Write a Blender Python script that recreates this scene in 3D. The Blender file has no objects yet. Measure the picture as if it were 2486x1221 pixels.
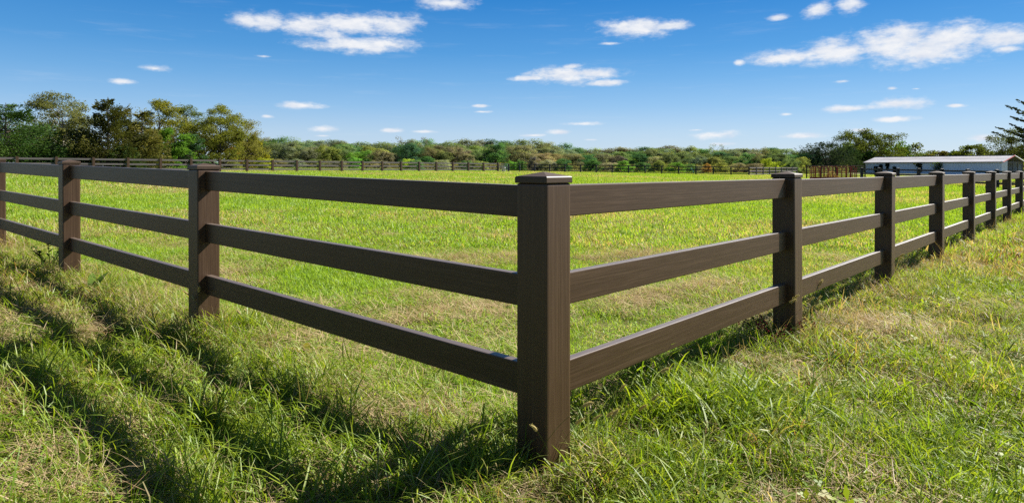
import bpy, math, random
import numpy as np
from mathutils import Vector, Matrix

scn = bpy.context.scene
COL = scn.collection
rad = math.radians
F = 1627.0           # focal length in photograph pixels
CX, HY = 1243.0, 408.0
CAMZ = 1.25

# ------------------------------------------------------------------ helpers
C0 = np.array([0.130, 2.75])                 # corner post
DL = np.array([-0.747, 0.665])               # along the left run
DR = np.array([0.665, 0.747])                # along the right run


def soft(t, m):
    return m * np.tanh(np.asarray(t, float) / m)


def gz(x, y):
    """height of the ground: a gentle tilt, levelling out far away"""
    x = np.asarray(x, float); y = np.asarray(y, float)
    l = (x - C0[0]) * DL[0] + (y - C0[1]) * DL[1]
    r = (x - C0[0]) * DR[0] + (y - C0[1]) * DR[1]
    return 0.0159 * soft(l, 140) - 0.0032 * soft(r, 220)


def bump(x, y):
    x = np.asarray(x, float); y = np.asarray(y, float)
    l = (x - C0[0]) * DL[0] + (y - C0[1]) * DL[1]; r = (x - C0[0]) * DR[0] + (y - C0[1]) * DR[1]
    rough = 1.0 + 0.5 / (1 + np.exp(np.minimum(l, r) * 6.0))
    return rough * (0.012 * np.sin(1.9 * x + 1.3 * y + 0.4) * np.sin(1.1 * y - 2.3 * x)
            + 0.009 * np.sin(4.3 * x - 2.1 * y + 1.0) + 0.008 * np.sin(3.1 * y + 3.7 * x))


def vnoise(x, y, s, seed=0):
    """smooth value noise 0..1"""
    x = np.asarray(x, float) / s + 31.7 * seed; y = np.asarray(y, float) / s + 17.3 * seed
    xi = np.floor(x); yi = np.floor(y); fx = x - xi; fy = y - yi
    fx = fx * fx * (3 - 2 * fx); fy = fy * fy * (3 - 2 * fy)
    def h(a, b):
        v = np.sin(a * 127.1 + b * 311.7 + seed * 74.7) * 43758.5453
        return v - np.floor(v)
    return (h(xi, yi) * (1 - fx) * (1 - fy) + h(xi + 1, yi) * fx * (1 - fy)
            + h(xi, yi + 1) * (1 - fx) * fy + h(xi + 1, yi + 1) * fx * fy)


def at(px, D, z=None):
    """the point at depth D seen along photograph column px, on the ground"""
    x = (px - CX) / F * D
    return Vector((x, D, float(gz(x, D)) if z is None else z))


def zat(py, D):
    return CAMZ + (HY - py) / F * D


class MB:
    def __init__(s):
        s.v = []; s.f = []; s.t = []; s.n = 0

    def add(s, v, f, tint=0.5):
        v = np.asarray(v, float).reshape(-1, 3)
        s.v.append(v)
        s.f.extend([tuple(int(i) + s.n for i in q) for q in f])
        t = np.full(len(v), tint) if np.isscalar(tint) else np.asarray(tint, float)
        s.t.append(t)
        s.n += len(v)

    def quads(s, v, tint):
        """v (N,4,3)"""
        N = len(v)
        s.v.append(v.reshape(-1, 3))
        q = (np.arange(N * 4).reshape(N, 4) + s.n)
        s.f.extend(map(tuple, q.tolist()))
        s.t.append(np.repeat(tint, 4)); s.n += 4 * N

    def box(s, c, d, tint=0.5, M=None):
        c = np.array(c, float); d = np.array(d, float) / 2
        v = np.array([[x, y, z] for x in (-1, 1) for y in (-1, 1) for z in (-1, 1)]) * d + c
        if M is not None:
            v = v @ np.array(M).T
        s.add(v, [(0, 1, 3, 2), (4, 6, 7, 5), (0, 4, 5, 1), (2, 3, 7, 6), (0, 2, 6, 4), (1, 5, 7, 3)], tint)

    def tube(s, pts, radii, sides=6, tint=0.5, cap=True):
        pts = np.asarray(pts, float); n = len(pts)
        v = []
        for i in range(n):
            a = pts[min(i + 1, n - 1)] - pts[max(i - 1, 0)]
            a = a / (np.linalg.norm(a) + 1e-9)
            u = np.cross(a, [0.3, 0.1, 1.0] if abs(a[2]) < 0.9 else [1, 0, 0]); u /= np.linalg.norm(u) + 1e-9
            w = np.cross(a, u)
            for k in range(sides):
                an = 2 * math.pi * k / sides
                v.append(pts[i] + radii[i] * (math.cos(an) * u + math.sin(an) * w))
        f = []
        for i in range(n - 1):
            for k in range(sides):
                k2 = (k + 1) % sides
                f.append((i * sides + k, i * sides + k2, (i + 1) * sides + k2, (i + 1) * sides + k))
        if cap:
            f.append(tuple(range(sides))[::-1]); f.append(tuple(range((n - 1) * sides, n * sides)))
        s.add(v, f, tint)

    def mesh(s, name, mat=None, smooth=False):
        me = bpy.data.meshes.new(name)
        v = np.concatenate(s.v) if s.v else np.zeros((0, 3))
        nf = len(s.f)
        lens = np.fromiter((len(q) for q in s.f), dtype=np.int32, count=nf)
        idx = np.fromiter((i for q in s.f for i in q), dtype=np.int32, count=int(lens.sum()))
        me.vertices.add(len(v)); me.vertices.foreach_set('co', v.astype(np.float32).ravel())
        me.loops.add(len(idx)); me.loops.foreach_set('vertex_index', idx)
        me.polygons.add(nf)
        st = np.zeros(nf, np.int32)
        if nf:
            st[1:] = np.cumsum(lens)[:-1]
        me.polygons.foreach_set('loop_start', st)
        a = me.attributes.new('tint', 'FLOAT', 'POINT')
        a.data.foreach_set('value', np.concatenate(s.t).astype(np.float32))
        me.polygons.foreach_set('use_smooth', np.full(nf, bool(smooth)))
        me.update(calc_edges=True); me.validate()
        if mat:
            me.materials.append(mat)
        return me

    def build(s, name, mat, parent=None, smooth=False):
        return obj(name, s.mesh(name, mat, smooth), parent)


def obj(name, me, parent=None):
    o = bpy.data.objects.new(name, me); COL.objects.link(o)
    if parent:
        o.parent = parent
    return o


def tag(o, label, cat, group=None, kind=None):
    o['label'] = label; o['category'] = cat
    if group: o['group'] = group
    if kind: o['kind'] = kind
    return o


def empty(name, loc, label, cat, group=None, rz=0.0):
    o = bpy.data.objects.new(name, None); COL.objects.link(o)
    o.location = loc; o.rotation_euler = (0, 0, rz); o.empty_display_size = 0.2
    return tag(o, label, cat, group)


def copy_tree(o, parent=None):
    c = o.copy(); COL.objects.link(c)
    if parent: c.parent = parent
    for ch in o.children:
        copy_tree(ch, c)
    return c


# ------------------------------------------------------------------ materials
def mat(name):
    m = bpy.data.materials.new(name); m.use_nodes = True
    nt = m.node_tree; nt.nodes.clear()
    return m, nt, nt.nodes, nt.links


def N(nt, typ, **kw):
    n = nt.nodes.new(typ)
    for k, v in kw.items():
        setattr(n, k, v)
    return n


def ramp(nt, stops):
    r = N(nt, 'ShaderNodeValToRGB')
    e = r.color_ramp.elements
    while len(e) < len(stops): e.new(0.5)
    for i, (p, c) in enumerate(stops):
        e[i].position = p; e[i].color = (*c, 1)
    return r


def math_n(nt, op, a, b=None, clamp=False):
    n = N(nt, 'ShaderNodeMath', operation=op, use_clamp=clamp)
    for i, v in enumerate((a, b)):
        if v is None: continue
        if isinstance(v, (int, float)): n.inputs[i].default_value = v
        else: nt.links.new(v, n.inputs[i])
    return n.outputs[0]


def mixc(nt, fac, a, b, blend='MIX'):
    n = N(nt, 'ShaderNodeMix', data_type='RGBA', blend_type=blend)
    for s, v in ((n.inputs[0], fac), (n.inputs[6], a), (n.inputs[7], b)):
        if isinstance(v, (int, float)): s.default_value = v
        elif isinstance(v, tuple): s.default_value = (*v, 1) if len(v) == 3 else v
        else: nt.links.new(v, s)
    return n.outputs[2]


def noise(nt, coord, scale, detail=4, rough=0.55, vec_scale=None):
    if vec_scale:
        mp = N(nt, 'ShaderNodeMapping'); mp.inputs['Scale'].default_value = vec_scale
        nt.links.new(coord, mp.inputs[0]); coord = mp.outputs[0]
    n = N(nt, 'ShaderNodeTexNoise')
    n.inputs['Scale'].default_value = scale; n.inputs['Detail'].default_value = detail
    n.inputs['Roughness'].default_value = rough
    nt.links.new(coord, n.inputs['Vector'])
    return n.outputs['Fac']


def principled(nt, color, rough=0.6, spec=0.4, normal=None, metallic=0.0):
    b = N(nt, 'ShaderNodeBsdfPrincipled'); o = N(nt, 'ShaderNodeOutputMaterial')
    if isinstance(color, tuple): b.inputs['Base Color'].default_value = (*color, 1)
    else: nt.links.new(color, b.inputs['Base Color'])
    if isinstance(rough, (int, float)): b.inputs['Roughness'].default_value = rough
    else: nt.links.new(rough, b.inputs['Roughness'])
    b.inputs['Specular IOR Level'].default_value = spec
    b.inputs['Metallic'].default_value = metallic
    if normal is not None: nt.links.new(normal, b.inputs['Normal'])
    nt.links.new(b.outputs[0], o.inputs[0])
    return b


def wood_mat(name, dark, mid, light, grain_axis, rough=0.46, spec=0.38, bumpy=0.08, ior=None):
    """streaky brown board: fine grain running along one local axis"""
    m, nt, nd, lk = mat(name)
    tc = N(nt, 'ShaderNodeTexCoord'); oi = N(nt, 'ShaderNodeObjectInfo')
    add = N(nt, 'ShaderNodeVectorMath', operation='ADD')
    off = N(nt, 'ShaderNodeCombineXYZ')
    r10 = math_n(nt, 'MULTIPLY', oi.outputs['Random'], 37.0)
    for i in range(3): lk.new(r10, off.inputs[i])
    lk.new(tc.outputs['Object'], add.inputs[0]); lk.new(off.outputs[0], add.inputs[1])
    big = [110.0] * 3; big[grain_axis] = 0.9
    fine = [260.0] * 3; fine[grain_axis] = 5.0
    n1 = noise(nt, add.outputs[0], 1.0, 4, 0.6, tuple(big))
    n2 = noise(nt, add.outputs[0], 1.0, 3, 0.6, tuple(fine))
    n3 = noise(nt, add.outputs[0], 1.7, 3, 0.5)
    s = math_n(nt, 'ADD', math_n(nt, 'MULTIPLY', n1, 0.55), math_n(nt, 'MULTIPLY', n2, 0.45))
    rp = ramp(nt, [(0.36, dark), (0.5, mid), (0.64, light)]); lk.new(s, rp.inputs[0])
    c = mixc(nt, math_n(nt, 'MULTIPLY', n3, 0.35), rp.outputs[0], mid)
    bp = N(nt, 'ShaderNodeBump'); bp.inputs['Strength'].default_value = bumpy; bp.inputs['Distance'].default_value = 0.002
    lk.new(s, bp.inputs['Height'])
    ro = math_n(nt, 'ADD', math_n(nt, 'MULTIPLY', n2, 0.2), rough - 0.1)
    b_ = principled(nt, c, ro, spec, bp.outputs[0])
    if ior: b_.inputs['IOR'].default_value = ior
    return m


BR_D, BR_M, BR_L = (0.032, 0.0150, 0.0055), (0.046, 0.0235, 0.0100), (0.078, 0.0450, 0.0230)
M_post = wood_mat('brown_board_upright', (0.034, 0.0155, 0.0058), (0.050, 0.0255, 0.0105), (0.078, 0.0440, 0.0215), 2, spec=0.42)
M_rail = wood_mat('brown_board_lengthwise', BR_D, BR_M, BR_L, 0)
M_railtop = wood_mat('brown_board_glossy_upper_edge', BR_D, BR_M, BR_L, 0, rough=0.44, spec=0.5, bumpy=0.05, ior=2.5)
M_cap = wood_mat('brown_cap', (0.034, 0.0185, 0.009), (0.045, 0.0265, 0.014), (0.058, 0.036, 0.021), 0, rough=0.5, spec=0.35, bumpy=0.02)
M_black = wood_mat('black_painted_board', (0.010, 0.010, 0.013), (0.015, 0.015, 0.019), (0.024, 0.023, 0.027), 0, rough=0.55)
M_greyboard = wood_mat('weathered_grey_board', (0.05, 0.043, 0.042), (0.085, 0.074, 0.072), (0.13, 0.115, 0.112), 0, rough=0.7, spec=0.2)


def simple(name, color, rough=0.6, spec=0.4, var=0.2, scale=6.0, metallic=0.0):
    m, nt, nd, lk = mat(name)
    tc = N(nt, 'ShaderNodeTexCoord')
    n1 = noise(nt, tc.outputs['Object'], scale, 5, 0.6)
    a = tuple(max(0.0, c * (1 - var)) for c in color); b = tuple(c * (1 + var) for c in color)
    rp = ramp(nt, [(0.3, a), (0.7, b)]); lk.new(n1, rp.inputs[0])
    principled(nt, rp.outputs[0], rough, spec, None, metallic)
    return m


M_bark = simple('bark', (0.075, 0.06, 0.048), 0.9, 0.1, 0.45, 3.0)
M_palebark = simple('pale_bark', (0.22, 0.2, 0.17), 0.9, 0.1, 0.5, 3.0)
M_darksteel = simple('dark_brown_steel', (0.035, 0.018, 0.017), 0.7, 0.3, 0.35, 6.0)
M_galv = simple('galvanised_steel', (0.42, 0.43, 0.45), 0.45, 0.5, 0.12, 4.0, 0.3)
M_white = simple('white_plastic', (0.55, 0.56, 0.56), 0.5, 0.4, 0.08)
M_rust = simple('rusty_red_steel', (0.24, 0.040, 0.030), 0.7, 0.3, 0.4, 9.0)
M_teal = simple('teal_plastic', (0.05, 0.28, 0.24), 0.5, 0.4, 0.15)
M_red = simple('red_trim', (0.30, 0.04, 0.03), 0.5, 0.4, 0.2)
M_roof = simple('pale_metal_roofing', (0.245, 0.245, 0.275), 0.9, 0.1, 0.16, 0.5)
M_siding = simple('pale_metal_siding', (0.62, 0.67, 0.78), 0.55, 0.3, 0.07, 0.5)
M_dim = simple('grey_timber', (0.16, 0.15, 0.14), 0.8, 0.2, 0.3)


def leaf_mat(name, trans=0.35, warm=(1.08, 0.98, 0.55)):
    """foliage: the tree's own colour (Object Info) varied leaf by leaf, some light through the leaf"""
    m, nt, nd, lk = mat(name)
    oi = N(nt, 'ShaderNodeObjectInfo'); at_ = N(nt, 'ShaderNodeAttribute', attribute_name='tint')
    lo = mixc(nt, 1.0, oi.outputs['Color'], (0.50, 0.56, 0.66), 'MULTIPLY')
    hi = mixc(nt, 1.0, oi.outputs['Color'], warm, 'MULTIPLY')
    c = mixc(nt, at_.outputs['Fac'], lo, hi)
    d = N(nt, 'ShaderNodeBsdfDiffuse'); t = N(nt, 'ShaderNodeBsdfTranslucent')
    g = N(nt, 'ShaderNodeBsdfGlossy'); g.inputs['Roughness'].default_value = 0.45
    g.inputs['Color'].default_value = (0.8, 0.85, 0.8, 1)
    lk.new(c, d.inputs[0])
    tc = mixc(nt, 1.0, c, (1.12, 1.22, 0.65), 'MULTIPLY'); lk.new(tc, t.inputs[0])
    m1 = N(nt, 'ShaderNodeMixShader'); m1.inputs[0].default_value = trans
    lk.new(d.outputs[0], m1.inputs[1]); lk.new(t.outputs[0], m1.inputs[2])
    m2 = N(nt, 'ShaderNodeMixShader'); m2.inputs[0].default_value = 0.0
    lk.new(m1.outputs[0], m2.inputs[1]); lk.new(g.outputs[0], m2.inputs[2])
    o = N(nt, 'ShaderNodeOutputMaterial'); lk.new(m2.outputs[0], o.inputs[0])
    return m


M_leaf = leaf_mat('leaf', 0.45)
M_needle = leaf_mat('needle', 0.22, (1.2, 0.97, 0.6))


def grass_mat(name, cols, straw, drybias, trans=0.5, patch=0.55, gloss=0.025):
    """blades: green to straw. 'tint' per blade picks the shade, the place picks how dry the patch is."""
    m, nt, nd, lk = mat(name)
    at_ = N(nt, 'ShaderNodeAttribute', attribute_name='tint')
    geo = N(nt, 'ShaderNodeNewGeometry'); oi = N(nt, 'ShaderNodeObjectInfo')
    n1 = noise(nt, geo.outputs['Position'], 0.55, 4, 0.6)
    n2 = noise(nt, geo.outputs['Position'], 0.09, 3, 0.5)
    n3 = noise(nt, geo.outputs['Position'], 2.6, 2, 0.5)
    g = ramp(nt, [(0.0, cols[0]), (0.45, cols[1]), (1.0, cols[2])])
    gsel = math_n(nt, 'ADD', math_n(nt, 'MULTIPLY', at_.outputs['Fac'], 0.6), math_n(nt, 'MULTIPLY', oi.outputs['Random'], 0.4))
    lk.new(gsel, g.inputs[0])
    dr = math_n(nt, 'ADD', math_n(nt, 'MULTIPLY', n1, 0.9), math_n(nt, 'MULTIPLY', n2, 1.7))
    dr = math_n(nt, 'ADD', dr, math_n(nt, 'MULTIPLY', n3, 0.5))          # mean about 1.15
    # a blade is straw when its own tint (times 7, fractional) falls under the patch's dryness
    tf = math_n(nt, 'FRACT', math_n(nt, 'MULTIPLY', at_.outputs['Fac'], 7.13))
    dryn = math_n(nt, 'MULTIPLY', math_n(nt, 'SUBTRACT', dr, 1.55 - drybias * patch), 1.0 / patch)
    sel = math_n(nt, 'MULTIPLY', math_n(nt, 'SUBTRACT', dryn, tf), 5.0, True)
    st = ramp(nt, [(0.0, straw[0]), (1.0, straw[1])]); lk.new(oi.outputs['Random'], st.inputs[0])
    c = mixc(nt, sel, g.outputs[0], st.outputs[0])
    d = N(nt, 'ShaderNodeBsdfDiffuse'); t = N(nt, 'ShaderNodeBsdfTranslucent')
    lk.new(c, d.inputs[0])
    tcol = mixc(nt, 1.0, c, (1.2, 1.15, 0.5), 'MULTIPLY'); lk.new(tcol, t.inputs[0])
    m1 = N(nt, 'ShaderNodeMixShader'); m1.inputs[0].default_value = trans
    lk.new(d.outputs[0], m1.inputs[1]); lk.new(t.outputs[0], m1.inputs[2])
    gl = N(nt, 'ShaderNodeBsdfGlossy'); gl.inputs['Roughness'].default_value = 0.5
    m2 = N(nt, 'ShaderNodeMixShader'); m2.inputs[0].default_value = gloss
    lk.new(m1.outputs[0], m2.inputs[1]); lk.new(gl.outputs[0], m2.inputs[2])
    o = N(nt, 'ShaderNodeOutputMaterial'); lk.new(m2.outputs[0], o.inputs[0])
    return m


G_COLS = [(0.098, 0.210, 0.026), (0.195, 0.320, 0.024), (0.305, 0.395, 0.040)]
G_COLS2 = [(0.080, 0.160, 0.013), (0.160, 0.245, 0.016), (0.285, 0.325, 0.026)]
STRAW = [(0.36, 0.245, 0.125), (0.47, 0.40, 0.25)]
STRAW2 = [(0.20, 0.115, 0.055), (0.47, 0.38, 0.22)]
M_lawn = grass_mat('pasture_blades', G_COLS, STRAW, 0.27, gloss=0.02)
M_long = grass_mat('verge_blades', G_COLS2, STRAW2, 0.40, gloss=0.025)
M_thatch = grass_mat('straw_blades', STRAW2[:1] + [(0.36, 0.28, 0.15)] + STRAW2[1:], STRAW2, 0.9, trans=0.3)


def ground_mat():
    m, nt, nd, lk = mat('turf_soil')
    geo = N(nt, 'ShaderNodeNewGeometry')
    n1 = noise(nt, geo.outputs['Position'], 0.55, 4, 0.6)
    n2 = noise(nt, geo.outputs['Position'], 0.06, 4, 0.6)
    n3 = noise(nt, geo.outputs['Position'], 9.0, 6, 0.7)
    r1 = ramp(nt, [(0.3, (0.055, 0.075, 0.014)), (0.5, (0.085, 0.095, 0.022)), (0.68, (0.16, 0.125, 0.055))])
    lk.new(n1, r1.inputs[0])
    r2 = ramp(nt, [(0.35, (0.085, 0.125, 0.016)), (0.65, (0.19, 0.17, 0.055))]); lk.new(n2, r2.inputs[0])
    c = mixc(nt, 0.45, r1.outputs[0], r2.outputs[0])
    c = mixc(nt, math_n(nt, 'MULTIPLY', n3, 0.6), c, (0.05, 0.035, 0.018))
    bp = N(nt, 'ShaderNodeBump'); bp.inputs['Strength'].default_value = 0.8; bp.inputs['Distance'].default_value = 0.02
    lk.new(n3, bp.inputs['Height'])
    principled(nt, c, 0.95, 0.1, bp.outputs[0])
    return m


# ------------------------------------------------------------------ ground
def make_ground():
    xs = np.unique(np.concatenate([np.linspace(-14, 14, 150), np.sign(np.linspace(-1, 1, 121)) * np.abs(np.linspace(-1, 1, 121)) ** 3 * 1500]))
    ys = np.unique(np.concatenate([np.linspace(-6, 16, 130), 16 + np.linspace(0, 1, 90) ** 3 * 2400, -6 - np.linspace(0, 1, 20) ** 2 * 200]))
    X, Y = np.meshgrid(xs, ys)
    near = np.exp(-(np.hypot(X, Y - 4) / 12) ** 2)
    Z = gz(X, Y) + bump(X, Y) * near
    v = np.stack([X, Y, Z], -1).reshape(-1, 3)
    nx, ny = len(xs), len(ys)
    i = (np.arange(ny - 1)[:, None] * nx + np.arange(nx - 1)[None, :]).ravel()
    b = MB(); b.add(v, np.stack([i, i + 1, i + nx + 1, i + nx], 1))
    o = b.build('ground', ground_mat(), None, True)
    o['kind'] = 'structure'
    o['label'] = 'pasture ground under the mown paddock and rough verge'
    o['category'] = 'ground'
make_ground()


# ------------------------------------------------------------------ fences
def bevel_box(sx, sy, sz, bw=0.006, seg=2):
    import bmesh
    bm = bmesh.new(); bmesh.ops.create_cube(bm, size=1.0)
    bmesh.ops.scale(bm, vec=(sx, sy, sz), verts=bm.verts)
    bmesh.ops.bevel(bm, geom=list(bm.edges), offset=bw, segments=seg, affect='EDGES', profile=0.6)
    return bm


def bm_mesh(bm, name, m):
    me = bpy.data.meshes.new(name); bm.to_mesh(me); bm.free(); me.materials.append(m)
    return me


def post_meshes(w, h, mpost, mcap, rim=0.027, peak=0.019, over=0.0035, tag_=''):
    import bmesh
    bm = bevel_box(w, w, h + 0.25, min(0.012, w * 0.08), 3)
    bmesh.ops.translate(bm, vec=(0, 0, (h - 0.25) / 2 - rim - peak + 0.0), verts=bm.verts)
    for f in bm.faces: f.smooth = False
    pm = bm_mesh(bm, 'post', mpost)
    b = MB(); a = w / 2 + over
    prof = [(a - 0.001, 0.0), (a, 0.003), (a, rim - 0.004), (a - 0.004, rim)]
    vs = []
    for r, z in prof:
        vs += [(r, r, z), (-r, r, z), (-r, -r, z), (r, -r, z)]
    vs.append((0, 0, rim + peak))
    fs = [(3, 2, 1, 0)]
    for k in range(3):
        for j in range(4):
            fs.append((k * 4 + j, k * 4 + (j + 1) % 4, k * 4 + 4 + (j + 1) % 4, k * 4 + 4 + j))
    for j in range(4):
        fs.append((12 + j, 12 + (j + 1) % 4, 16))
    b.add(np.array(vs) + [0, 0, h - rim - peak], fs)
    cm = b.mesh('cap', mcap)
    return pm, cm


def fence_run(name, label, pts, dirv, rails_z, rail_h, rail_t, w, h, mats, group=None, rail_groups=None, first_post=True,
              last_post=True, caps=True, rail_side=0.0, twist=0.012):
    """posts at pts (xy), a rail of its own between each pair and level"""
    rng = random.Random(len(name) * 7 + len(pts))
    p0 = pts[0]
    root = empty(name, (p0[0], p0[1], float(gz(*p0))), label, 'fence', group)
    ang = math.atan2(dirv[1], dirv[0])
    pm, cm = post_meshes(w, h, mats[0], mats[2])
    base = Vector(root.location)
    for i, p in enumerate(pts):
        if (i == 0 and not first_post) or (i == len(pts) - 1 and not last_post):
            continue
        o = obj('post', pm, root)
        o.location = Vector((p[0], p[1], float(gz(*p)))) - base
        o.rotation_euler = (rng.uniform(-1, 1) * twist * 0.5 if i else 0, rng.uniform(-1, 1) * twist * 0.5 if i else 0, ang)
        if caps:
            c = obj('cap', cm, o)
    for i in range(len(pts) - 1):
        a = np.array(pts[i]); b = np.array(pts[i + 1]); d = b - a; L = np.linalg.norm(d); d = d / L
        za, zb = float(gz(*a)), float(gz(*b))
        mid = (a + b) / 2 + np.array([d[1], -d[0]]) * rail_side
        bm = bevel_box(L - w + 0.02, rail_t, rail_h, 0.005, 2)
        bm.normal_update()
        for f_ in bm.faces:
            if f_.normal.z > 0.35: f_.material_index = 1
        me = bm_mesh(bm, 'rail', mats[1]); me.materials.append(M_railtop if mats[1] is M_rail else mats[1])
        for z in rails_z:
            r = obj('rail', me, root)
            r.location = Vector((mid[0], mid[1], (za + zb) / 2 + z + rng.uniform(-0.003, 0.003))) - base
            r.rotation_euler = (0, -math.atan2(zb - za, L), math.atan2(d[1], d[0]))
    return root


PW, PH = 0.160, 1.235
RZ = [1.25 - 0.139, 1.25 - 0.511, 1.25 - 0.883]
SL, SR = 3.155, 2.80
lp = [C0 + DL * SL * i for i in range(6)]
rp_ = [C0 + DR * SR * i for i in range(12)]
fence_run('board_fence', 'dark brown three rail fence running left from the big corner post', lp, DL, RZ, 0.134, 0.046, PW, PH,
          (M_post, M_rail, M_cap), 'brown paddock fences')
fence_run('board_fence', 'dark brown three rail fence running away right from the big corner post', rp_, DR, RZ, 0.134, 0.046, PW, PH,
          (M_post, M_rail, M_cap), 'brown paddock fences', first_post=False)

# far side of the paddock
A = np.array([-38.2, 53.9]); B = np.array([-1.4, 90.6]); dA = (B - A) / np.linalg.norm(B - A)
FS = 2.63
far_pts = [A + dA * FS * (i - 0.5) for i in range(-1, 21)]
M_farrail = wood_mat('sun_faded_brown_board', (0.06, 0.05, 0.048), (0.09, 0.077, 0.074), (0.13, 0.112, 0.108), 0, rough=0.5, spec=0.6)
fence_run('board_fence', 'brown three rail fence along the far left side of the paddock, below the tall trees', far_pts, dA, [1.10, 0.70, 0.30],
          0.15, 0.05, 0.20, 1.27, (M_post, M_farrail, M_post), 'brown paddock fences')
ge = far_pts[-1]
g2 = ge + np.array([1.42, 0.35])

# black fence
K0 = g2 + np.array([1.5, 0.2]); K1 = np.array([29.0, 82.0])
nb = 15
ts = np.linspace(0, 1, nb)
blk = [g2] + [K0 + (K1 - K0) * t for t in ts]
fence_run('board_fence', 'black three rail fence across the far end of the paddock, right of the pale gate', blk, (K1 - K0), [1.06, 0.66, 0.26],
          0.10, 0.05, 0.16, 1.15, (M_black, M_black, M_black), None)
dK = np.array([0.588, 0.809])
rec = [K1 + dK * 3.0 * i for i in range(9)]
fence_run('board_fence', 'weathered grey rail fence going off behind the black one at its right end', rec, dK, [1.02, 0.62, 0.24],
          0.14, 0.05, 0.16, 1.12, (M_black, M_greyboard, M_black), None, first_post=False)

# dark fence in front of the barn
q0 = at(2092, 60); q1 = at(2500, 41)
n_ = 8
bf = [np.array(q0[:2]) + (np.array(q1[:2]) - np.array(q0[:2])) * t for t in np.linspace(0, 1, n_)]
fence_run('board_fence', 'dark brown rail fence in front of the pale metal barn', bf, bf[1] - bf[0], [1.10, 0.72, 0.34], 0.12, 0.05,
          0.2, 1.26, (M_black, M_black, M_black), None)

# pale gate between the far fence and the black fence
def make_gate():
    d = g2 - ge; L = float(np.linalg.norm(d)) - 0.24; d = d / np.linalg.norm(d)
    mid = (ge + g2) / 2
    root = empty('metal_gate', (mid[0], mid[1], float(gz(*mid))), 'pale horizontal barred gate between the brown and black far fences', 'gate', None, math.atan2(d[1], d[0]))
    b = MB()
    for x in (-L / 2, L / 2):
        b.tube([(x, 0, 0.1), (x, 0, 1.12)], [0.03, 0.03], 8)
    b.build('frame', M_galv, root)
    for k in range(6):
        bb = MB(); z = 0.14 + k * 0.188
        bb.box((0, 0, z), (L, 0.03, 0.058)); bb.build('bar', M_galv, root)
    return root
make_gate()
def make_bucket():
    p = at(1222.5, 89.0)
    root = empty('bucket', p, 'small white bucket standing in front of the pale gate', 'bucket')
    b = MB()
    n = 16
    prof = [(0.0, 0.0), (0.20, 0.0), (0.22, 0.05), (0.25, 0.55), (0.28, 0.56), (0.28, 0.60), (0.24, 0.60), (0.21, 0.06), (0.0, 0.05)]
    v = [(r * math.cos(2 * math.pi * k / n), r * math.sin(2 * math.pi * k / n), z) for r, z in prof for k in range(n)]
    f = [(i * n + k, i * n + (k + 1) % n, (i + 1) * n + (k + 1) % n, (i + 1) * n + k) for i in range(len(prof) - 1) for k in range(n)]
    b.add(v, f); b.build('tub', M_white, root, True)
    h = MB(); h.tube([(0.27 * math.cos(t), 0.0, 0.58 + 0.2 * math.sin(t)) for t in np.linspace(0, math.pi, 9)], [0.012] * 9, 6)
    h.build('handle', M_galv, root)
make_bucket()

def make_marker():
    p = at(1683, 88.0)
    root = empty('marker_post', p, 'small teal forked marker post behind the black fence', 'post')
    b = MB(); b.tube([(0, 0, 0), (0, 0, 0.55)], [0.06, 0.05], 8); b.build('stake', M_teal, root)
    b = MB(); b.tube([(0, 0, 0.5), (-0.2, 0, 0.75), (-0.36, 0, 0.86)], [0.06, 0.07, 0.04], 8); b.tube([(0, 0, 0.52), (0.16, 0, 0.7)], [0.05, 0.04], 8)
    b.build('fork', M_teal, root)
make_marker()


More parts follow.
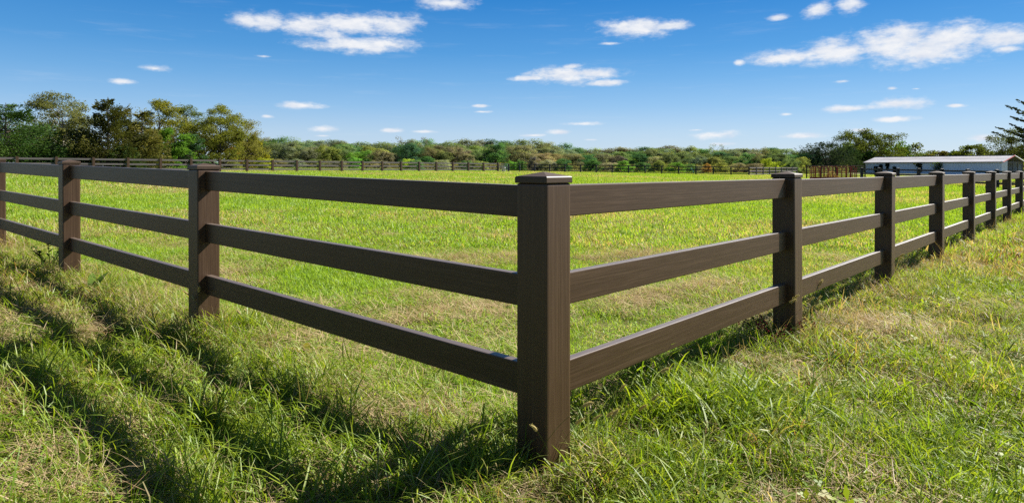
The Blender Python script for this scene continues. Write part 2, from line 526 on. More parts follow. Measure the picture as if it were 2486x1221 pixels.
# ------------------------------------------------------------------ barn
def make_barn():
    dL = 150.0
    xl = 0.527 * dL
    ph = rad(35); t = np.array([math.sin(ph), -math.cos(ph)]); n = np.array([math.cos(ph), math.sin(ph)])
    Ln, hw = 26.0, 5.4
    zg = float(gz(xl, dL)) - 0.35
    root = empty('barn', (xl, dL, zg), 'long low white metal barn with shallow pale roof beyond the fence', 'barn', None, math.atan2(t[1], t[0]))
    # local: x along front wall, y towards the back (n is +90deg from t)
    s = 1.0 if (t[0] * n[1] - t[1] * n[0]) > 0 else -1.0
    H, RI = 2.45 - zg, 1.22
    W = 2 * hw
    # ribbed front wall
    def ribbed(L, h, off):
        b = MB(); k = int(L / 0.45); st = L / k
        xs = []
        for i in range(k):
            x = i * st
            xs += [(x, 0.0), (x + st - 0.07, 0.0), (x + st - 0.05, -0.035), (x + st - 0.02, -0.035)]
        xs.append((L, 0.0))
        v = [(x, y + off, z) for z in (0, h) for x, y in xs]; m = len(xs)
        b.add(v, [(i, i + 1, m + i + 1, m + i) for i in range(m - 1)])
        return b
    ribbed(Ln, H, 0.0).build('front_wall', M_siding, root)
    b = MB(); b.box((Ln / 2, s * W, H / 2), (Ln, 0.06, H)); b.build('back_wall', M_siding, root)
    b = MB()
    b.add([(0, 0.06 * s, 0), (0, s * (W - 0.06), 0), (0, s * (W - 0.06), H), (0, s * hw, H + RI), (0, 0.06 * s, H)], [(0, 1, 2, 3, 4)])
    b.build('gable_wall', M_siding, root)
    # open end: short wall return, then posts and an open bay
    b = MB(); b.box((Ln, s * hw * 0.55 * 0.5, H / 2 + 0.1), (0.06, hw * 0.55, H + 0.2)); b.build('end_wall', M_siding, root)
    for y in (hw * 0.62, hw * 1.05, hw * 1.5, W - 0.1):
        top = H + RI * (1 - abs(y - hw) / hw) - 0.1
        b = MB(); b.box((Ln, s * y, top / 2), (0.16, 0.16, top)); b.build('bay_post', M_dim, root)
    b = MB(); b.box((Ln, s * hw * 1.25, H - 0.1), (0.1, hw * 1.4, 0.25)); b.build('bay_beam', M_dim, root)
    # corrugated roof, two slopes
    for side in (0, 1):
        b = MB(); k = 44; st = (Ln + 0.8) / k
        v = []; m = k * 3 + 1
        xs = []
        for i in range(k):
            x = -0.4 + i * st
            xs += [(x, 0), (x + st - 0.09, 0), (x + st - 0.045, 0.04)]
        xs.append((Ln + 0.4, 0))
        ye = -0.35 if side == 0 else W + 0.35
        ze = H - 0.35 * RI / hw + 0.06
        for (x, h) in xs: v.append((x, s * ye, ze + h))
        for (x, h) in xs: v.append((x, s * hw, H + RI + 0.06 + h))
        b.add(v, [(i, i + 1, m + i + 1, m + i) for i in range(m - 1)])
        o = b.build('roof_slope', M_roof, root)
    b = MB(); ang = math.atan2(RI, hw); b.box((0, 0, 0), (Ln + 0.78, 0.10, 0.02)); sm = b.build('lap_seam', M_dim, root); sm.location = (Ln / 2, s * hw * 0.5, H + RI * 0.5 + 0.125); sm.rotation_euler = (s * ang, 0, 0)
    b = MB(); b.box((Ln / 2, s * hw, H + RI + 0.10), (Ln + 0.82, 0.5, 0.05)); b.build('ridge_cap', M_roof, root)
    b = MB(); b.box((Ln / 2, s * -0.37, H - 0.06), (Ln + 0.8, 0.08, 0.16)); b.build('gutter', M_dim, root)
    for side in (0, 1):
        b = MB()
        y0, z0 = (-0.35, H - 0.1) if side == 0 else (W + 0.35, H - 0.1)
        b.tube([(Ln + 0.42, s * y0, z0), (Ln + 0.42, s * hw, H + RI + 0.02)], [0.11, 0.11], 4)
        b.build('verge_trim', M_red if side == 0 else M_white, root)
    b = MB(); b.box((Ln + 0.03, 0.0, H / 2), (0.2, 0.2, H)); b.build('corner_trim', M_siding, root)
    return root, t, n, np.array([xl, dL]), zg, s
barn, bt, bn, bo, bzg, bs = make_barn()


# ------------------------------------------------------------------ foliage generators
def rnd_unit(rng, n):
    v = rng.normal(size=(n, 3)); return v / np.linalg.norm(v, axis=1, keepdims=True)


def leaf_quads(rng, c, size, aspect=0.55, flat=0.0, axis=None, normal=None, orient=0.5):
    n = len(c)
    if normal is not None:
        nn = normal / (np.linalg.norm(normal, axis=1, keepdims=True) + 1e-9)
        nn = orient * nn + (1 - orient) * rnd_unit(rng, n); nn /= np.linalg.norm(nn, axis=1, keepdims=True) + 1e-9
        a = np.cross(nn, rnd_unit(rng, n)); a /= np.linalg.norm(a, axis=1, keepdims=True) + 1e-9
        b = np.cross(nn, a); s = np.asarray(size)[:, None]
        return np.stack([c - a * s, c + b * s * aspect, c + a * s, c - b * s * aspect], 1)
    a = rnd_unit(rng, n) if axis is None else axis + 0.5 * rnd_unit(rng, n)
    if flat: a[:, 2] *= (1 - flat)
    a /= np.linalg.norm(a, axis=1, keepdims=True)
    r = rnd_unit(rng, n); b = np.cross(a, r); b /= np.linalg.norm(b, axis=1, keepdims=True) + 1e-9
    s = np.asarray(size)[:, None]
    return np.stack([c - a * s, c + b * s * aspect, c + a * s, c - b * s * aspect], 1)


def limb_pts(p, q, rng, sag=0.12, n=5):
    p = np.array(p, float); q = np.array(q, float); L = np.linalg.norm(q - p)
    off = rng.normal(size=3) * sag * L; off[2] = abs(off[2]) * 0.6
    t = np.linspace(0, 1, n)[:, None]
    return p + (q - p) * t + off * (t * (1 - t)) * 1.2 + np.array([0, 0, -0.10 * L]) * (t * (1 - t)) * 2


def broadleaf(seed, h, w, base=0.18, clumps=60, leaves=5000, leaf=0.12, peak=0.45, clump_r=0.16, lump=0.35, trunk_r=None, lean=0.0, flat=0.65, stems=1, shell=0.42, dome=0.0, orient=0.45, rnd=2.0):
    """returns (trunk mesh builder, crown mesh builder); crown = many small leaves round clump centres"""
    rng = np.random.default_rng(seed)
    T = MB(); Cr = MB()
    ph = rng.uniform(0, 6.28, 6)
    cs = []
    while len(cs) < clumps:
        t = rng.uniform(0, 1); an = rng.uniform(0, 2 * math.pi)
        q = (t - peak) / (1 - peak) if t > peak else (peak - t) / peak * 0.85
        R = w / 2 * math.sqrt(max(0.0, 1 - q ** rnd))
        R *= 1 + lump * (0.5 * math.sin(2 * an + ph[0] + 3 * t) + 0.5 * math.sin(3 * an + ph[1] - 7 * t) + 0.4 * math.sin(9 * t + ph[2]))
        u = rng.uniform(0, 1) ** shell
        if rng.uniform() > (R / (w / 2)) * 0.8 + 0.25: continue
        t = t + dome * 0.25 * (1 - u) * (1 - t)
        zz = h * (base + (1 - base) * t) * (1 + lump * 0.12 * math.sin(2 * an + ph[3]))
        cs.append((R * u * math.cos(an) + lean * zz, R * u * math.sin(an), min(zz, h * 1.03)))
    cs = np.array(cs)
    tr = trunk_r or 0.025 * h
    for sx in range(stems):
        ox = (sx - (stems - 1) / 2) * 0.25 * w * 0.4
        tip = np.array([lean * h * 0.8 + ox * 1.6, 0, h * 0.82])
        tp = limb_pts((ox * 0.3, 0, -0.3), tip, rng, 0.04, 7)
        T.tube(tp, np.linspace(tr, tr * 0.12, 7), 7)
    order = np.argsort(cs[:, 2])
    for k in order[:: max(1, len(order) // 45)]:
        c = cs[k]; zt = max(h * base * 0.7, c[2] - 0.45 * np.linalg.norm(c[:2]) - 0.08 * h)
        f = np.clip(zt / (h * 0.82), 0, 0.95); i = f * 6; i0 = int(i)
        p = tp[i0] * (1 - (i - i0)) + tp[min(6, i0 + 1)] * (i - i0)
        r0 = tr * (1 - f) * 0.5 + 0.015 * h * 0.15
        T.tube(limb_pts(p, c, rng, 0.12, 5), np.linspace(r0, r0 * 0.15, 5), 4, cap=False)
    per = rng.multinomial(leaves, rng.dirichlet(np.full(clumps, 4.0)))
    cc = np.repeat(np.arange(clumps), per)
    rc = clump_r * w * (0.7 + 0.6 * rng.uniform(size=clumps))
    off = rnd_unit(rng, leaves) * (rng.uniform(0, 1, leaves) ** 0.5)[:, None] * rc[cc][:, None]
    off[:, 2] *= flat
    pos = cs[cc] + off
    pos[:, 2] = np.maximum(pos[:, 2], 0.05)
    sz = leaf * (0.6 + 0.8 * rng.uniform(size=leaves))
    tint = np.clip(rng.uniform(0.1, 0.8, clumps)[cc] * 0.6 + rng.uniform(0, 0.5, leaves), 0, 1)
    nrm = off / rc[cc][:, None] + 0.9 * (pos - [0, 0, h * 0.35]) / (np.array([w, w, h]) * 0.5) + [0, 0, 0.25]
    Cr.quads(leaf_quads(rng, pos, sz, 0.6, normal=nrm, orient=orient), tint)
    return T, Cr


def cedar(seed, h, w, leaves=7000, leaf=0.16, base=0.02, power=0.75, droop=0.1, ragged=0.3, sprays=105):
    rng = np.random.default_rng(seed)
    T = MB(); Cr = MB()
    T.tube(limb_pts((0, 0, -0.3), (0, 0, h), rng, 0.01, 6), np.linspace(0.02 * h, 0.004 * h, 6), 7)
    nb_ = sprays
    ts = np.sort(rng.uniform(0, 1, nb_) ** 1.15)
    P = []; AX = []; TI = []
    Ls = (w / 2) * (1 - ts) ** power * (1 - ragged + 2 * ragged * rng.uniform(size=nb_)) + 0.04 * w
    wt = Ls * (0.6 + rng.uniform(size=nb_)); wt /= wt.sum()
    per = rng.multinomial(leaves, wt)
    for t, L, m in zip(ts, Ls, per):
        an = rng.uniform(0, 2 * math.pi); z0 = h * (base + (1 - base) * t * 0.97)
        up = rng.uniform(0.05, 0.5) - droop
        d = np.array([math.cos(an), math.sin(an), up]); d /= np.linalg.norm(d)
        end = np.array([0, 0, z0]) + d * L
        if L > 0.12 * w:
            T.tube([(0, 0, z0), (0, 0, z0) + d * L * 0.9], [0.012 * h * (1 - t) + 0.01, 0.006], 4, cap=False)
        s = rng.uniform(0.12, 1, m) ** 0.75
        p = np.array([0, 0, z0]) + d * (L * s)[:, None]
        side = np.cross(d, [0, 0, 1.0]); side /= np.linalg.norm(side)
        wd = (0.08 + 0.17 * np.sin(np.pi * np.clip(s, 0, 1) ** 0.8)) * L
        p = p + side * (rng.normal(size=m) * wd * 0.7)[:, None] + np.array([0, 0, 1.0]) * (rng.normal(size=m) * 0.085 * L - 0.10 * L * s * s)[:, None]
        P.append(p); AX.append(np.repeat(d[None], m, 0)); TI.append(np.full(m, rng.uniform(0, 0.6)))
    P = np.concatenate(P); AX = np.concatenate(AX); TI = np.concatenate(TI)
    P[:, 2] = np.maximum(P[:, 2], 0.05)
    sz = leaf * (0.6 + 0.8 * rng.uniform(size=len(P)))
    Cr.quads(leaf_quads(rng, P, sz, 0.35, axis=AX), np.clip(TI + rng.uniform(0, 0.4, len(P)), 0, 1))
    return T, Cr


def plant_tree(name, label, group, T, Cr, loc, color, mleaf=None, mbark=None, rz=0.0, cat='tree'):
    root = empty(name, loc, label, cat, group, rz)
    T.build('trunk', mbark or M_bark, root)
    c = Cr.build('crown', mleaf or M_leaf, root); c.color = (*[1.45 * q for q in color], 1)
    return root


GT = 'tall trees behind the far left fence'
def tall(px, py_top, D, kind, wpx, color, label, seed, **kw):
    p = at(px, D); h = zat(py_top, D) - p.z; w = wpx / F * D
    if kind == 'cedar':
        T, Cr = cedar(seed, h, w, **kw)
        return plant_tree('cedar_tree', label, GT, T, Cr, p, color, M_needle)
    mb = kw.pop('bark', None)
    T, Cr = broadleaf(seed, h, w, **kw)
    return plant_tree('broadleaf_tree', label, GT, T, Cr, p, color, M_leaf, mb)

CED = (0.035, 0.075, 0.024); CED2 = (0.085, 0.092, 0.030)
tall(14, 250, 63, 'cedar', 250, (0.042, 0.085, 0.027), 'dark green bushy cedar at the left edge behind the far fence', 1, leaves=24000, leaf=0.11, power=0.6)
tall(150, 236, 74, 'b', 165, (0.112, 0.118, 0.052), 'tall pale grey-green tree with loose leaves, right of the left edge cedar', 2, leaves=26000, leaf=0.072, clumps=120, base=0.12, peak=0.5, clump_r=0.12, bark=M_palebark)
tall(262, 236, 67, 'cedar', 190, (0.055, 0.064, 0.022), 'darkest tall cedar of the left group, nearly black inside', 3, leaves=24000, leaf=0.11, power=0.72, droop=-0.12, ragged=0.5, sprays=85)
tall(345, 268, 70, 'cedar', 120, CED2, 'brownish olive cedar close right of the darkest cedar', 4, leaves=14000, leaf=0.11, power=0.6)
tall(385, 243, 82, 'b', 110, (0.140, 0.142, 0.030), 'tall yellow-olive tree with narrow top behind the brownish cedar', 5, leaves=20000, leaf=0.075, clumps=90, peak=0.5, base=0.06, clump_r=0.14)
tall(452, 252, 88, 'b', 95, (0.090, 0.115, 0.050), 'slender airy bluish green tree right of the yellow-olive one', 6, leaves=14000, leaf=0.07, clumps=80, peak=0.6, base=0.08, clump_r=0.13)
tall(425, 318, 75, 'b', 85, (0.075, 0.150, 0.026), 'small bright green tree low in front of the yellow-olive one', 7, leaves=9000, leaf=0.08, clumps=45, peak=0.4, base=0.02)
tall(463, 335, 77, 'b', 70, (0.038, 0.080, 0.040), 'small blue-green bushy tree left of the spreading trunk', 27, leaves=7500, leaf=0.08, clumps=40, peak=0.4, base=0.02)
tall(532, 260, 84, 'b', 135, (0.125, 0.135, 0.032), 'wide spreading olive tree with dark bare trunk ending the tall group at right', 8, leaves=26000, leaf=0.07, clumps=110, peak=0.45, base=0.14, clump_r=0.12, trunk_r=0.2, lean=0.02)
tall(585, 288, 90, 'b', 95, (0.145, 0.140, 0.045), 'thin tan-leaved tree leaning out right of the spreading olive tree', 9, leaves=15000, leaf=0.07, clumps=80, peak=0.4, base=0.03, lean=0.05)
tall(612, 335, 93, 'b', 60, (0.165, 0.160, 0.018), 'yellow bushy tree at the foot of the tall group, right side', 10, leaves=3000, leaf=0.13, clumps=35, peak=0.4, base=0.0)
tall(565, 358, 88, 'b', 50, (0.19, 0.10, 0.03), 'small orange-tinged bush under the thin tan tree', 11, leaves=1600, leaf=0.12, clumps=22, peak=0.4, base=0.0)
tall(125, 350, 68, 'cedar', 110, (0.028, 0.060, 0.022), 'low dark cedar under the tall pale tree', 12, leaves=4200, leaf=0.16, power=0.5)
tall(205, 346, 66, 'cedar', 90, (0.026, 0.050, 0.020), 'low dark cedar at the foot of the darkest cedar', 13, leaves=3800, leaf=0.16, power=0.5)
tall(300, 356, 66, 'cedar', 90, (0.036, 0.062, 0.022), 'low green cedar under the brownish olive cedar', 14, leaves=3400, leaf=0.16, power=0.5)

tall(-50, 262, 66, 'cedar', 200, (0.038, 0.078, 0.026), 'dark green cedar cut by the left edge of the view', 20, leaves=16000, leaf=0.12, power=0.55)
tall(95, 285, 98, 'b', 130, (0.085, 0.095, 0.035), 'olive tree filling behind the left edge cedar', 15, leaves=6500, leaf=0.12, clumps=70, base=0.03)
tall(322, 272, 100, 'b', 110, (0.12, 0.115, 0.030), 'olive tree showing behind the brownish cedar', 16, leaves=6000, leaf=0.12, clumps=70, base=0.03)
tall(420, 285, 102, 'b', 110, (0.11, 0.11, 0.035), 'grey-olive tree filling behind the bright green one', 17, leaves=6000, leaf=0.12, clumps=70, base=0.03)
tall(492, 298, 104, 'b', 100, (0.12, 0.12, 0.030), 'olive tree filling left of the dark bare trunk', 18, leaves=5500, leaf=0.12, clumps=70, base=0.02)
tall(572, 312, 106, 'b', 100, (0.11, 0.105, 0.030), 'olive tree filling behind the thin tan one', 19, leaves=5000, leaf=0.12, clumps=70, base=0.02)

# ---- right side trees
GR = 'trees round the metal barn'
def rtree(px, py_top, D, kind, wpx, color, label, seed, **kw):
    p = at(px, D); h = zat(py_top, D) - p.z; w = wpx / F * D
    if kind == 'cedar':
        T, Cr = cedar(seed, h, w, **kw)
        return plant_tree('cedar_tree', label, GR, T, Cr, p, color, M_needle)
    T, Cr = broadleaf(seed, h, w, **kw)
    return plant_tree('broadleaf_tree', label, GR, T, Cr, p, color)
rtree(2005, 348, 150, 'cedar', 135, (0.028, 0.046, 0.030), 'dark blue-green conifer left of the spreading tree by the barn', 31, leaves=12000, leaf=0.2, power=0.42, ragged=0.4)
rtree(2052, 356, 156, 'cedar', 80, (0.030, 0.055, 0.028), 'second dark conifer between the spreading tree and its left neighbour', 32, leaves=9000, leaf=0.2, power=0.4)
rtree(2110, 322, 172, 'b', 175, (0.062, 0.075, 0.022), 'big spreading umbrella topped tree behind the left end of the barn', 33, leaves=16000, leaf=0.16, clumps=75, peak=0.7, base=0.22, clump_r=0.105, flat=0.5)
rtree(2085, 372, 165, 'b', 90, (0.042, 0.075, 0.024), 'rounded green tree under the spreading umbrella tree', 34, leaves=3400, leaf=0.24, clumps=40, peak=0.5, base=0.0)
rtree(2178, 345, 182, 'b', 75, (0.055, 0.105, 0.020), 'bright green tree right of the spreading umbrella tree', 35, leaves=3600, leaf=0.26, clumps=36, peak=0.55, base=0.05)
rtree(2222, 355, 190, 'b', 75, (0.085, 0.095, 0.026), 'pale olive tree above the left half of the barn roof', 36, leaves=2800, leaf=0.27, clumps=36, peak=0.5, base=0.05)
rtree(2268, 368, 195, 'b', 60, (0.09, 0.08, 0.03), 'low brownish tree above the middle of the barn roof', 37, leaves=2000, leaf=0.27, clumps=28, peak=0.5, base=0.0)
rtree(2305, 363, 200, 'b', 55, (0.050, 0.075, 0.034), 'low blue-green tree above the barn roof right of the middle', 38, leaves=2200, leaf=0.27, clumps=28, peak=0.5, base=0.0)
rtree(2345, 362, 195, 'b', 75, (0.085, 0.105, 0.018), 'yellow-green tree above the right half of the barn roof', 39, leaves=2800, leaf=0.27, clumps=34, peak=0.5, base=0.0)
rtree(2385, 352, 170, 'b', 75, (0.070, 0.085, 0.022), 'sprawling olive tree touching the barn roof near its right end', 40, leaves=3200, leaf=0.24, clumps=36, peak=0.5, base=0.0, lump=0.5)
rtree(2455, 322, 160, 'b', 150, (0.058, 0.066, 0.024), 'large round dark olive tree behind the barn gable at the right edge', 41, leaves=16000, leaf=0.15, clumps=70, peak=0.5, base=0.05, clump_r=0.12)
rtree(2478, 392, 138, 'b', 50, (0.15, 0.17, 0.02), 'yellow-green bush right of the open barn bay', 42, leaves=2200, leaf=0.2, clumps=26, peak=0.45, base=0.0)
rtree(2065, 352, 200, 'b', 110, (0.055, 0.08, 0.032), 'green tree filling behind the two dark conifers', 43, leaves=5000, leaf=0.26, clumps=60, peak=0.45, base=0.0)
rtree(2150, 360, 205, 'b', 120, (0.06, 0.085, 0.032), 'green tree filling behind the spreading umbrella tree', 44, leaves=5000, leaf=0.26, clumps=60, peak=0.45, base=0.0)
rtree(2240, 372, 210, 'b', 110, (0.07, 0.085, 0.035), 'low olive tree filling above the left part of the roof', 45, leaves=4500, leaf=0.27, clumps=60, peak=0.45, base=0.0)
rtree(2420, 368, 200, 'b', 110, (0.07, 0.085, 0.035), 'low olive tree filling above the right end of the roof', 46, leaves=4500, leaf=0.27, clumps=60, peak=0.45, base=0.0)
# nearer tree at the right edge: only its boughs reach into the picture
def edge_tree():
    D = 62.0
    p = at(2590, D)
    h = zat(205, D) - p.z
    rng = np.random.default_rng(77)
    T = MB(); Cr = MB()
    T.tube(limb_pts((0, 0, -0.3), (0, 0, h), rng, 0.02, 7), np.linspace(0.28, 0.04, 7), 8)
    P = []; AX = []
    spec = [(2438, 257), (2458, 244), (2402, 321), (2428, 308), (2440, 300), (2452, 284), (2466, 310), (2472, 272), (2462, 327), (2445, 322), (2480, 252), (2486, 292), (2478, 318), (2492, 330), (2498, 266)]
    for k in range(46):
        if k < len(spec):
            px, py = spec[k]; e = np.array([(px - CX) / F * D - p.x, rng.uniform(-0.6, 0.6), zat(py, D) - p.z])
        else:
            an = rng.uniform(0, 6.28); t = rng.uniform(0.25, 1.0); L = 5.4 * (1 - 0.75 * t)
            e = np.array([L * math.cos(an), L * math.sin(an), h * t]);
            if e[0] < -3.2: e[0] = -3.2
        s = np.array([0, 0, max(0.25 * h, e[2] - 0.15 * np.linalg.norm(e[:2]) - 0.4)])
        pts = limb_pts(s, e, rng, 0.05, 8)
        T.tube(pts, np.linspace(0.055, 0.012, 8), 5, cap=False)
        m = 150
        i = rng.uniform(2.5 if k < len(spec) else 1.5, 7, m); i0 = np.minimum(i.astype(int), 6); fr = (i - i0)[:, None]
        c = pts[i0] * (1 - fr) + pts[i0 + 1] * fr
        sp = 0.05 + 0.26 * np.clip((7 - i) / 4.5, 0, 1)
        P.append(c + rng.normal(size=(m, 3)) * sp[:, None] * np.array([1, 1, 0.45])); d = (e - s) / np.linalg.norm(e - s); AX.append(np.repeat(d[None], m, 0))
    P = np.concatenate(P); AX = np.concatenate(AX)
    Cr.quads(leaf_quads(rng, P, 0.13 * (0.6 + 0.8 * rng.uniform(size=len(P))), 0.45, axis=AX), rng.uniform(0, 1, len(P)))
    plant_tree('cedar_tree', 'nearer tree reaching ragged boughs in from the right edge above the barn', GR, T, Cr, p, (0.040, 0.052, 0.030), M_needle)
edge_tree()

# ---- the far wood: individual crowns, front and back rows
protos = []
for s_ in range(9):
    T, Cr = broadleaf(200 + s_, 1.0, 1.0, base=(0.0, 0.02, 0.05)[s_ % 3], clumps=(90, 70, 110)[s_ % 3], leaves=(15000, 14000, 16000)[s_ % 3], leaf=0.0165,
                      peak=(0.42, 0.55, 0.35)[s_ % 3], clump_r=(0.15, 0.16, 0.14)[s_ % 3], lump=0.25, trunk_r=0.02, shell=0.35, dome=0.5, orient=0.7, rnd=2.6)
    protos.append((T.mesh('trunk', M_bark), Cr.mesh('crown', M_leaf)))
T, Cr = broadleaf(240, 1.0, 1.0, base=0.05, clumps=40, leaves=900, leaf=0.02, peak=0.55, clump_r=0.13, lump=0.4, trunk_r=0.022)
bare = (T.mesh('trunk', M_palebark), Cr.mesh('crown', M_leaf))
fposts = [CX + F * p[0] / p[1] for p in far_pts]
bposts = [CX + F * p[0] / p[1] for p in blk]
ORD = ['first', 'second', 'third', 'fourth', 'fifth', 'sixth', 'seventh', 'eighth', 'ninth', 'tenth', 'eleventh', 'twelfth', 'thirteenth', 'fourteenth', 'fifteenth', 'sixteenth', 'seventeenth', 'eighteenth', 'nineteenth', 'twentieth', 'twenty-first', 'twenty-second']
def where(px):
    if px < 1221:
        k = min(range(len(fposts)), key=lambda i: abs(fposts[i] - px)); n = len(fposts) - 1 - k
        return f'by {ORD[n]} brown post left of pale gate'
    k = min(range(len(bposts)), key=lambda i: abs(bposts[i] - px))
    if px < bposts[-1] + 20: return f'by {ORD[min(k, 15)]} black post right of pale gate'
    return 'by the receding grey fence'
CN = {'olive': (0.078, 0.092, 0.036), 'green': (0.050, 0.090, 0.030), 'dark green': (0.032, 0.064, 0.030), 'brownish': (0.090, 0.085, 0.046),
      'yellow-olive': (0.115, 0.118, 0.034), 'russet': (0.100, 0.080, 0.048), 'grey-green': (0.085, 0.096, 0.062), 'bright green': (0.085, 0.145, 0.024),
      'grey-brown bare': (0.10, 0.09, 0.078), 'yellow': (0.20, 0.20, 0.022), 'orange': (0.24, 0.13, 0.04), 'purple-brown': (0.080, 0.064, 0.064), 'tan': (0.150, 0.125, 0.075)}
used = {}
def wood(px, top, wpx, D, col, kind='tree', row='in wood', seed=0, base_drop=0.3):
    rng = random.Random(int(px * 13 + top * 7 + seed))
    p = at(px, D); p.z -= base_drop
    h = zat(top, D) - p.z; w = wpx / F * D
    pr = bare if 'bare' in col else protos[rng.randrange(len(protos))]
    lab = f'{col} {kind} {row}, {where(px)}'
    if lab in used:
        for extra in ('smaller', 'left-hand', 'narrower', 'paler', 'lower', 'wider', 'ragged'):
            l2 = extra + ' ' + lab
            if l2 not in used: lab = l2; break
    used[lab] = 1
    root = empty('woodland_tree' if kind == 'tree' else 'wild_shrub', p, lab, 'tree' if kind == 'tree' else 'shrub',
                 'trees of the far wood' if kind == 'tree' else 'shrubs along the far fences', rng.uniform(0, 6.28))
    for nm, me in zip(('trunk', 'crown'), pr):
        o = obj(nm, me, root); o.scale = (w, w, h)
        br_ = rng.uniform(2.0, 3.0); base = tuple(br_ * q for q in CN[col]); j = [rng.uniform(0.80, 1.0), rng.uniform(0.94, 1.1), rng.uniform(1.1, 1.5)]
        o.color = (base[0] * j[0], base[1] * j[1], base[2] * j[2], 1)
    return root

tops = [(600, 338), (640, 336), (700, 340), (760, 337), (800, 341), (850, 344), (905, 352), (960, 343), (1010, 345), (1060, 346), (1100, 344), (1150, 344),
        (1220, 341), (1260, 341), (1300, 348), (1345, 350), (1390, 358), (1440, 364), (1490, 358), (1540, 360), (1590, 353), (1630, 360), (1680, 357), (1740, 361),
        (1800, 362), (1860, 364), (1900, 363), (1960, 370), (2000, 372)]
def top_at(px):
    for (a, ya), (b, yb) in zip(tops, tops[1:]):
        if a <= px <= b: return ya + (yb - ya) * (px - a) / (b - a)
    return tops[-1][1]
rg = random.Random(5)
# back row makes the skyline
px = 612.0
bcols = ['olive', 'brownish', 'green', 'olive', 'yellow-olive', 'grey-green', 'brownish', 'dark green', 'olive']
i = 0
while px < 2000:
    wpx = rg.uniform(65, 115)
    wood(px, top_at(px) + rg.uniform(-3, 5), wpx, 215 + rg.uniform(-12, 15), bcols[i % len(bcols)] if rg.random() < 0.7 else rg.choice(bcols), row='in back row')
    px += wpx * 0.40; i += 1
# some thin bare tops on the skyline
for px, t in ((968, 338), (1030, 339), (1128, 341), (1730, 355), (1752, 356), (1856, 361), (1290, 349)):
    wood(px, t, 40, 218, 'grey-brown bare', row='on skyline')
# middle row
px = 630.0; i = 0
mcols = ['green', 'brownish', 'olive', 'russet', 'grey-green', 'olive', 'yellow-olive', 'dark green', 'brownish', 'olive']
while px < 1990:
    wpx = rg.uniform(58, 105)
    wood(px, top_at(px) + rg.uniform(8, 17), wpx, 180 + rg.uniform(-12, 12), rg.choice(mcols), row='in middle row')
    px += wpx * 0.5; i += 1
# front row: hand placed crowns that stand out, then fillers
front = [(640, 358, 60, 'yellow-olive'), (690, 345, 95, 'grey-green'), (745, 362, 60, 'brownish'), (790, 356, 70, 'yellow-olive'), (815, 370, 60, 'russet'), (862, 372, 45, 'bright green'), (888, 368, 40, 'bright green'),
         (835, 352, 60, 'olive'), (925, 366, 60, 'russet'), (985, 352, 75, 'dark green'), (955, 375, 45, 'brownish'), (1045, 360, 60, 'brownish'), (1035, 382, 50, 'green'), (1080, 370, 60, 'olive'), (1110, 362, 60, 'russet'), (1130, 375, 50, 'tan'), (1203, 351, 88, 'green'),
         (1160, 366, 45, 'olive'), (1265, 352, 80, 'brownish'), (1310, 372, 70, 'tan'), (1350, 376, 75, 'russet'), (1390, 372, 55, 'brownish'), (1420, 376, 62, 'dark green'), (1465, 376, 60, 'brownish'), (1500, 380, 50, 'purple-brown'), (1530, 385, 50, 'bright green'),
         (1555, 376, 55, 'dark green'), (1590, 382, 60, 'tan'), (1625, 376, 50, 'olive'), (1660, 372, 60, 'olive'), (1700, 380, 55, 'grey-green'), (1735, 384, 55, 'yellow-olive'), (1775, 378, 60, 'olive'), (1815, 374, 55, 'green'), (1850, 380, 50, 'brownish'), (1885, 372, 60, 'olive'), (1925, 378, 60, 'green'), (1960, 372, 50, 'dark green')]
for px, t, w_, c in front:
    wood(px, t, w_, 150 + (px * 7 % 13) - 6, c, row='in front row')
# shrubs right behind the fences
shr = [(860, 382, 34, 'bright green'), (990, 386, 30, 'yellow'), (1010, 388, 40, 'green'), (1075, 388, 40, 'tan'), (1295, 382, 34, 'purple-brown'), (1330, 390, 50, 'tan'), (1365, 388, 44, 'green'), (1440, 390, 50, 'green'),
       (1480, 394, 44, 'tan'), (1512, 392, 46, 'bright green'), (1560, 396, 50, 'green'), (1600, 392, 40, 'yellow-olive'), (1640, 396, 44, 'bright green'), (1672, 398, 40, 'green'), (1716, 399, 26, 'orange'), (1700, 404, 30, 'tan'), (1752, 396, 50, 'yellow-olive'), (1790, 398, 46, 'tan'),
       (1830, 396, 50, 'tan'), (1860, 387, 36, 'yellow'), (1885, 393, 44, 'yellow'), (1918, 388, 44, 'olive'), (1945, 384, 44, 'yellow-olive'), (1240, 392, 30, 'bright green'), (1262, 390, 30, 'green'),
       (930, 390, 40, 'brownish'), (905, 392, 34, 'tan'), (815, 390, 50, 'brownish'), (765, 388, 44, 'olive'), (720, 388, 50, 'grey-green'), (670, 388, 50, 'brownish'), (640, 384, 40, 'yellow'), (1130, 392, 40, 'green'), (1165, 390, 40, 'yellow-olive'),
       (510, 392, 50, 'green'), (455, 392, 40, 'tan'), (560, 392, 50, 'yellow-olive')]
for px, t, w_, c in shr:
    D = 104 if px > 640 else 86
    wood(px, t, w_, D + (px % 7), c, 'shrub', 'hugging the fence')

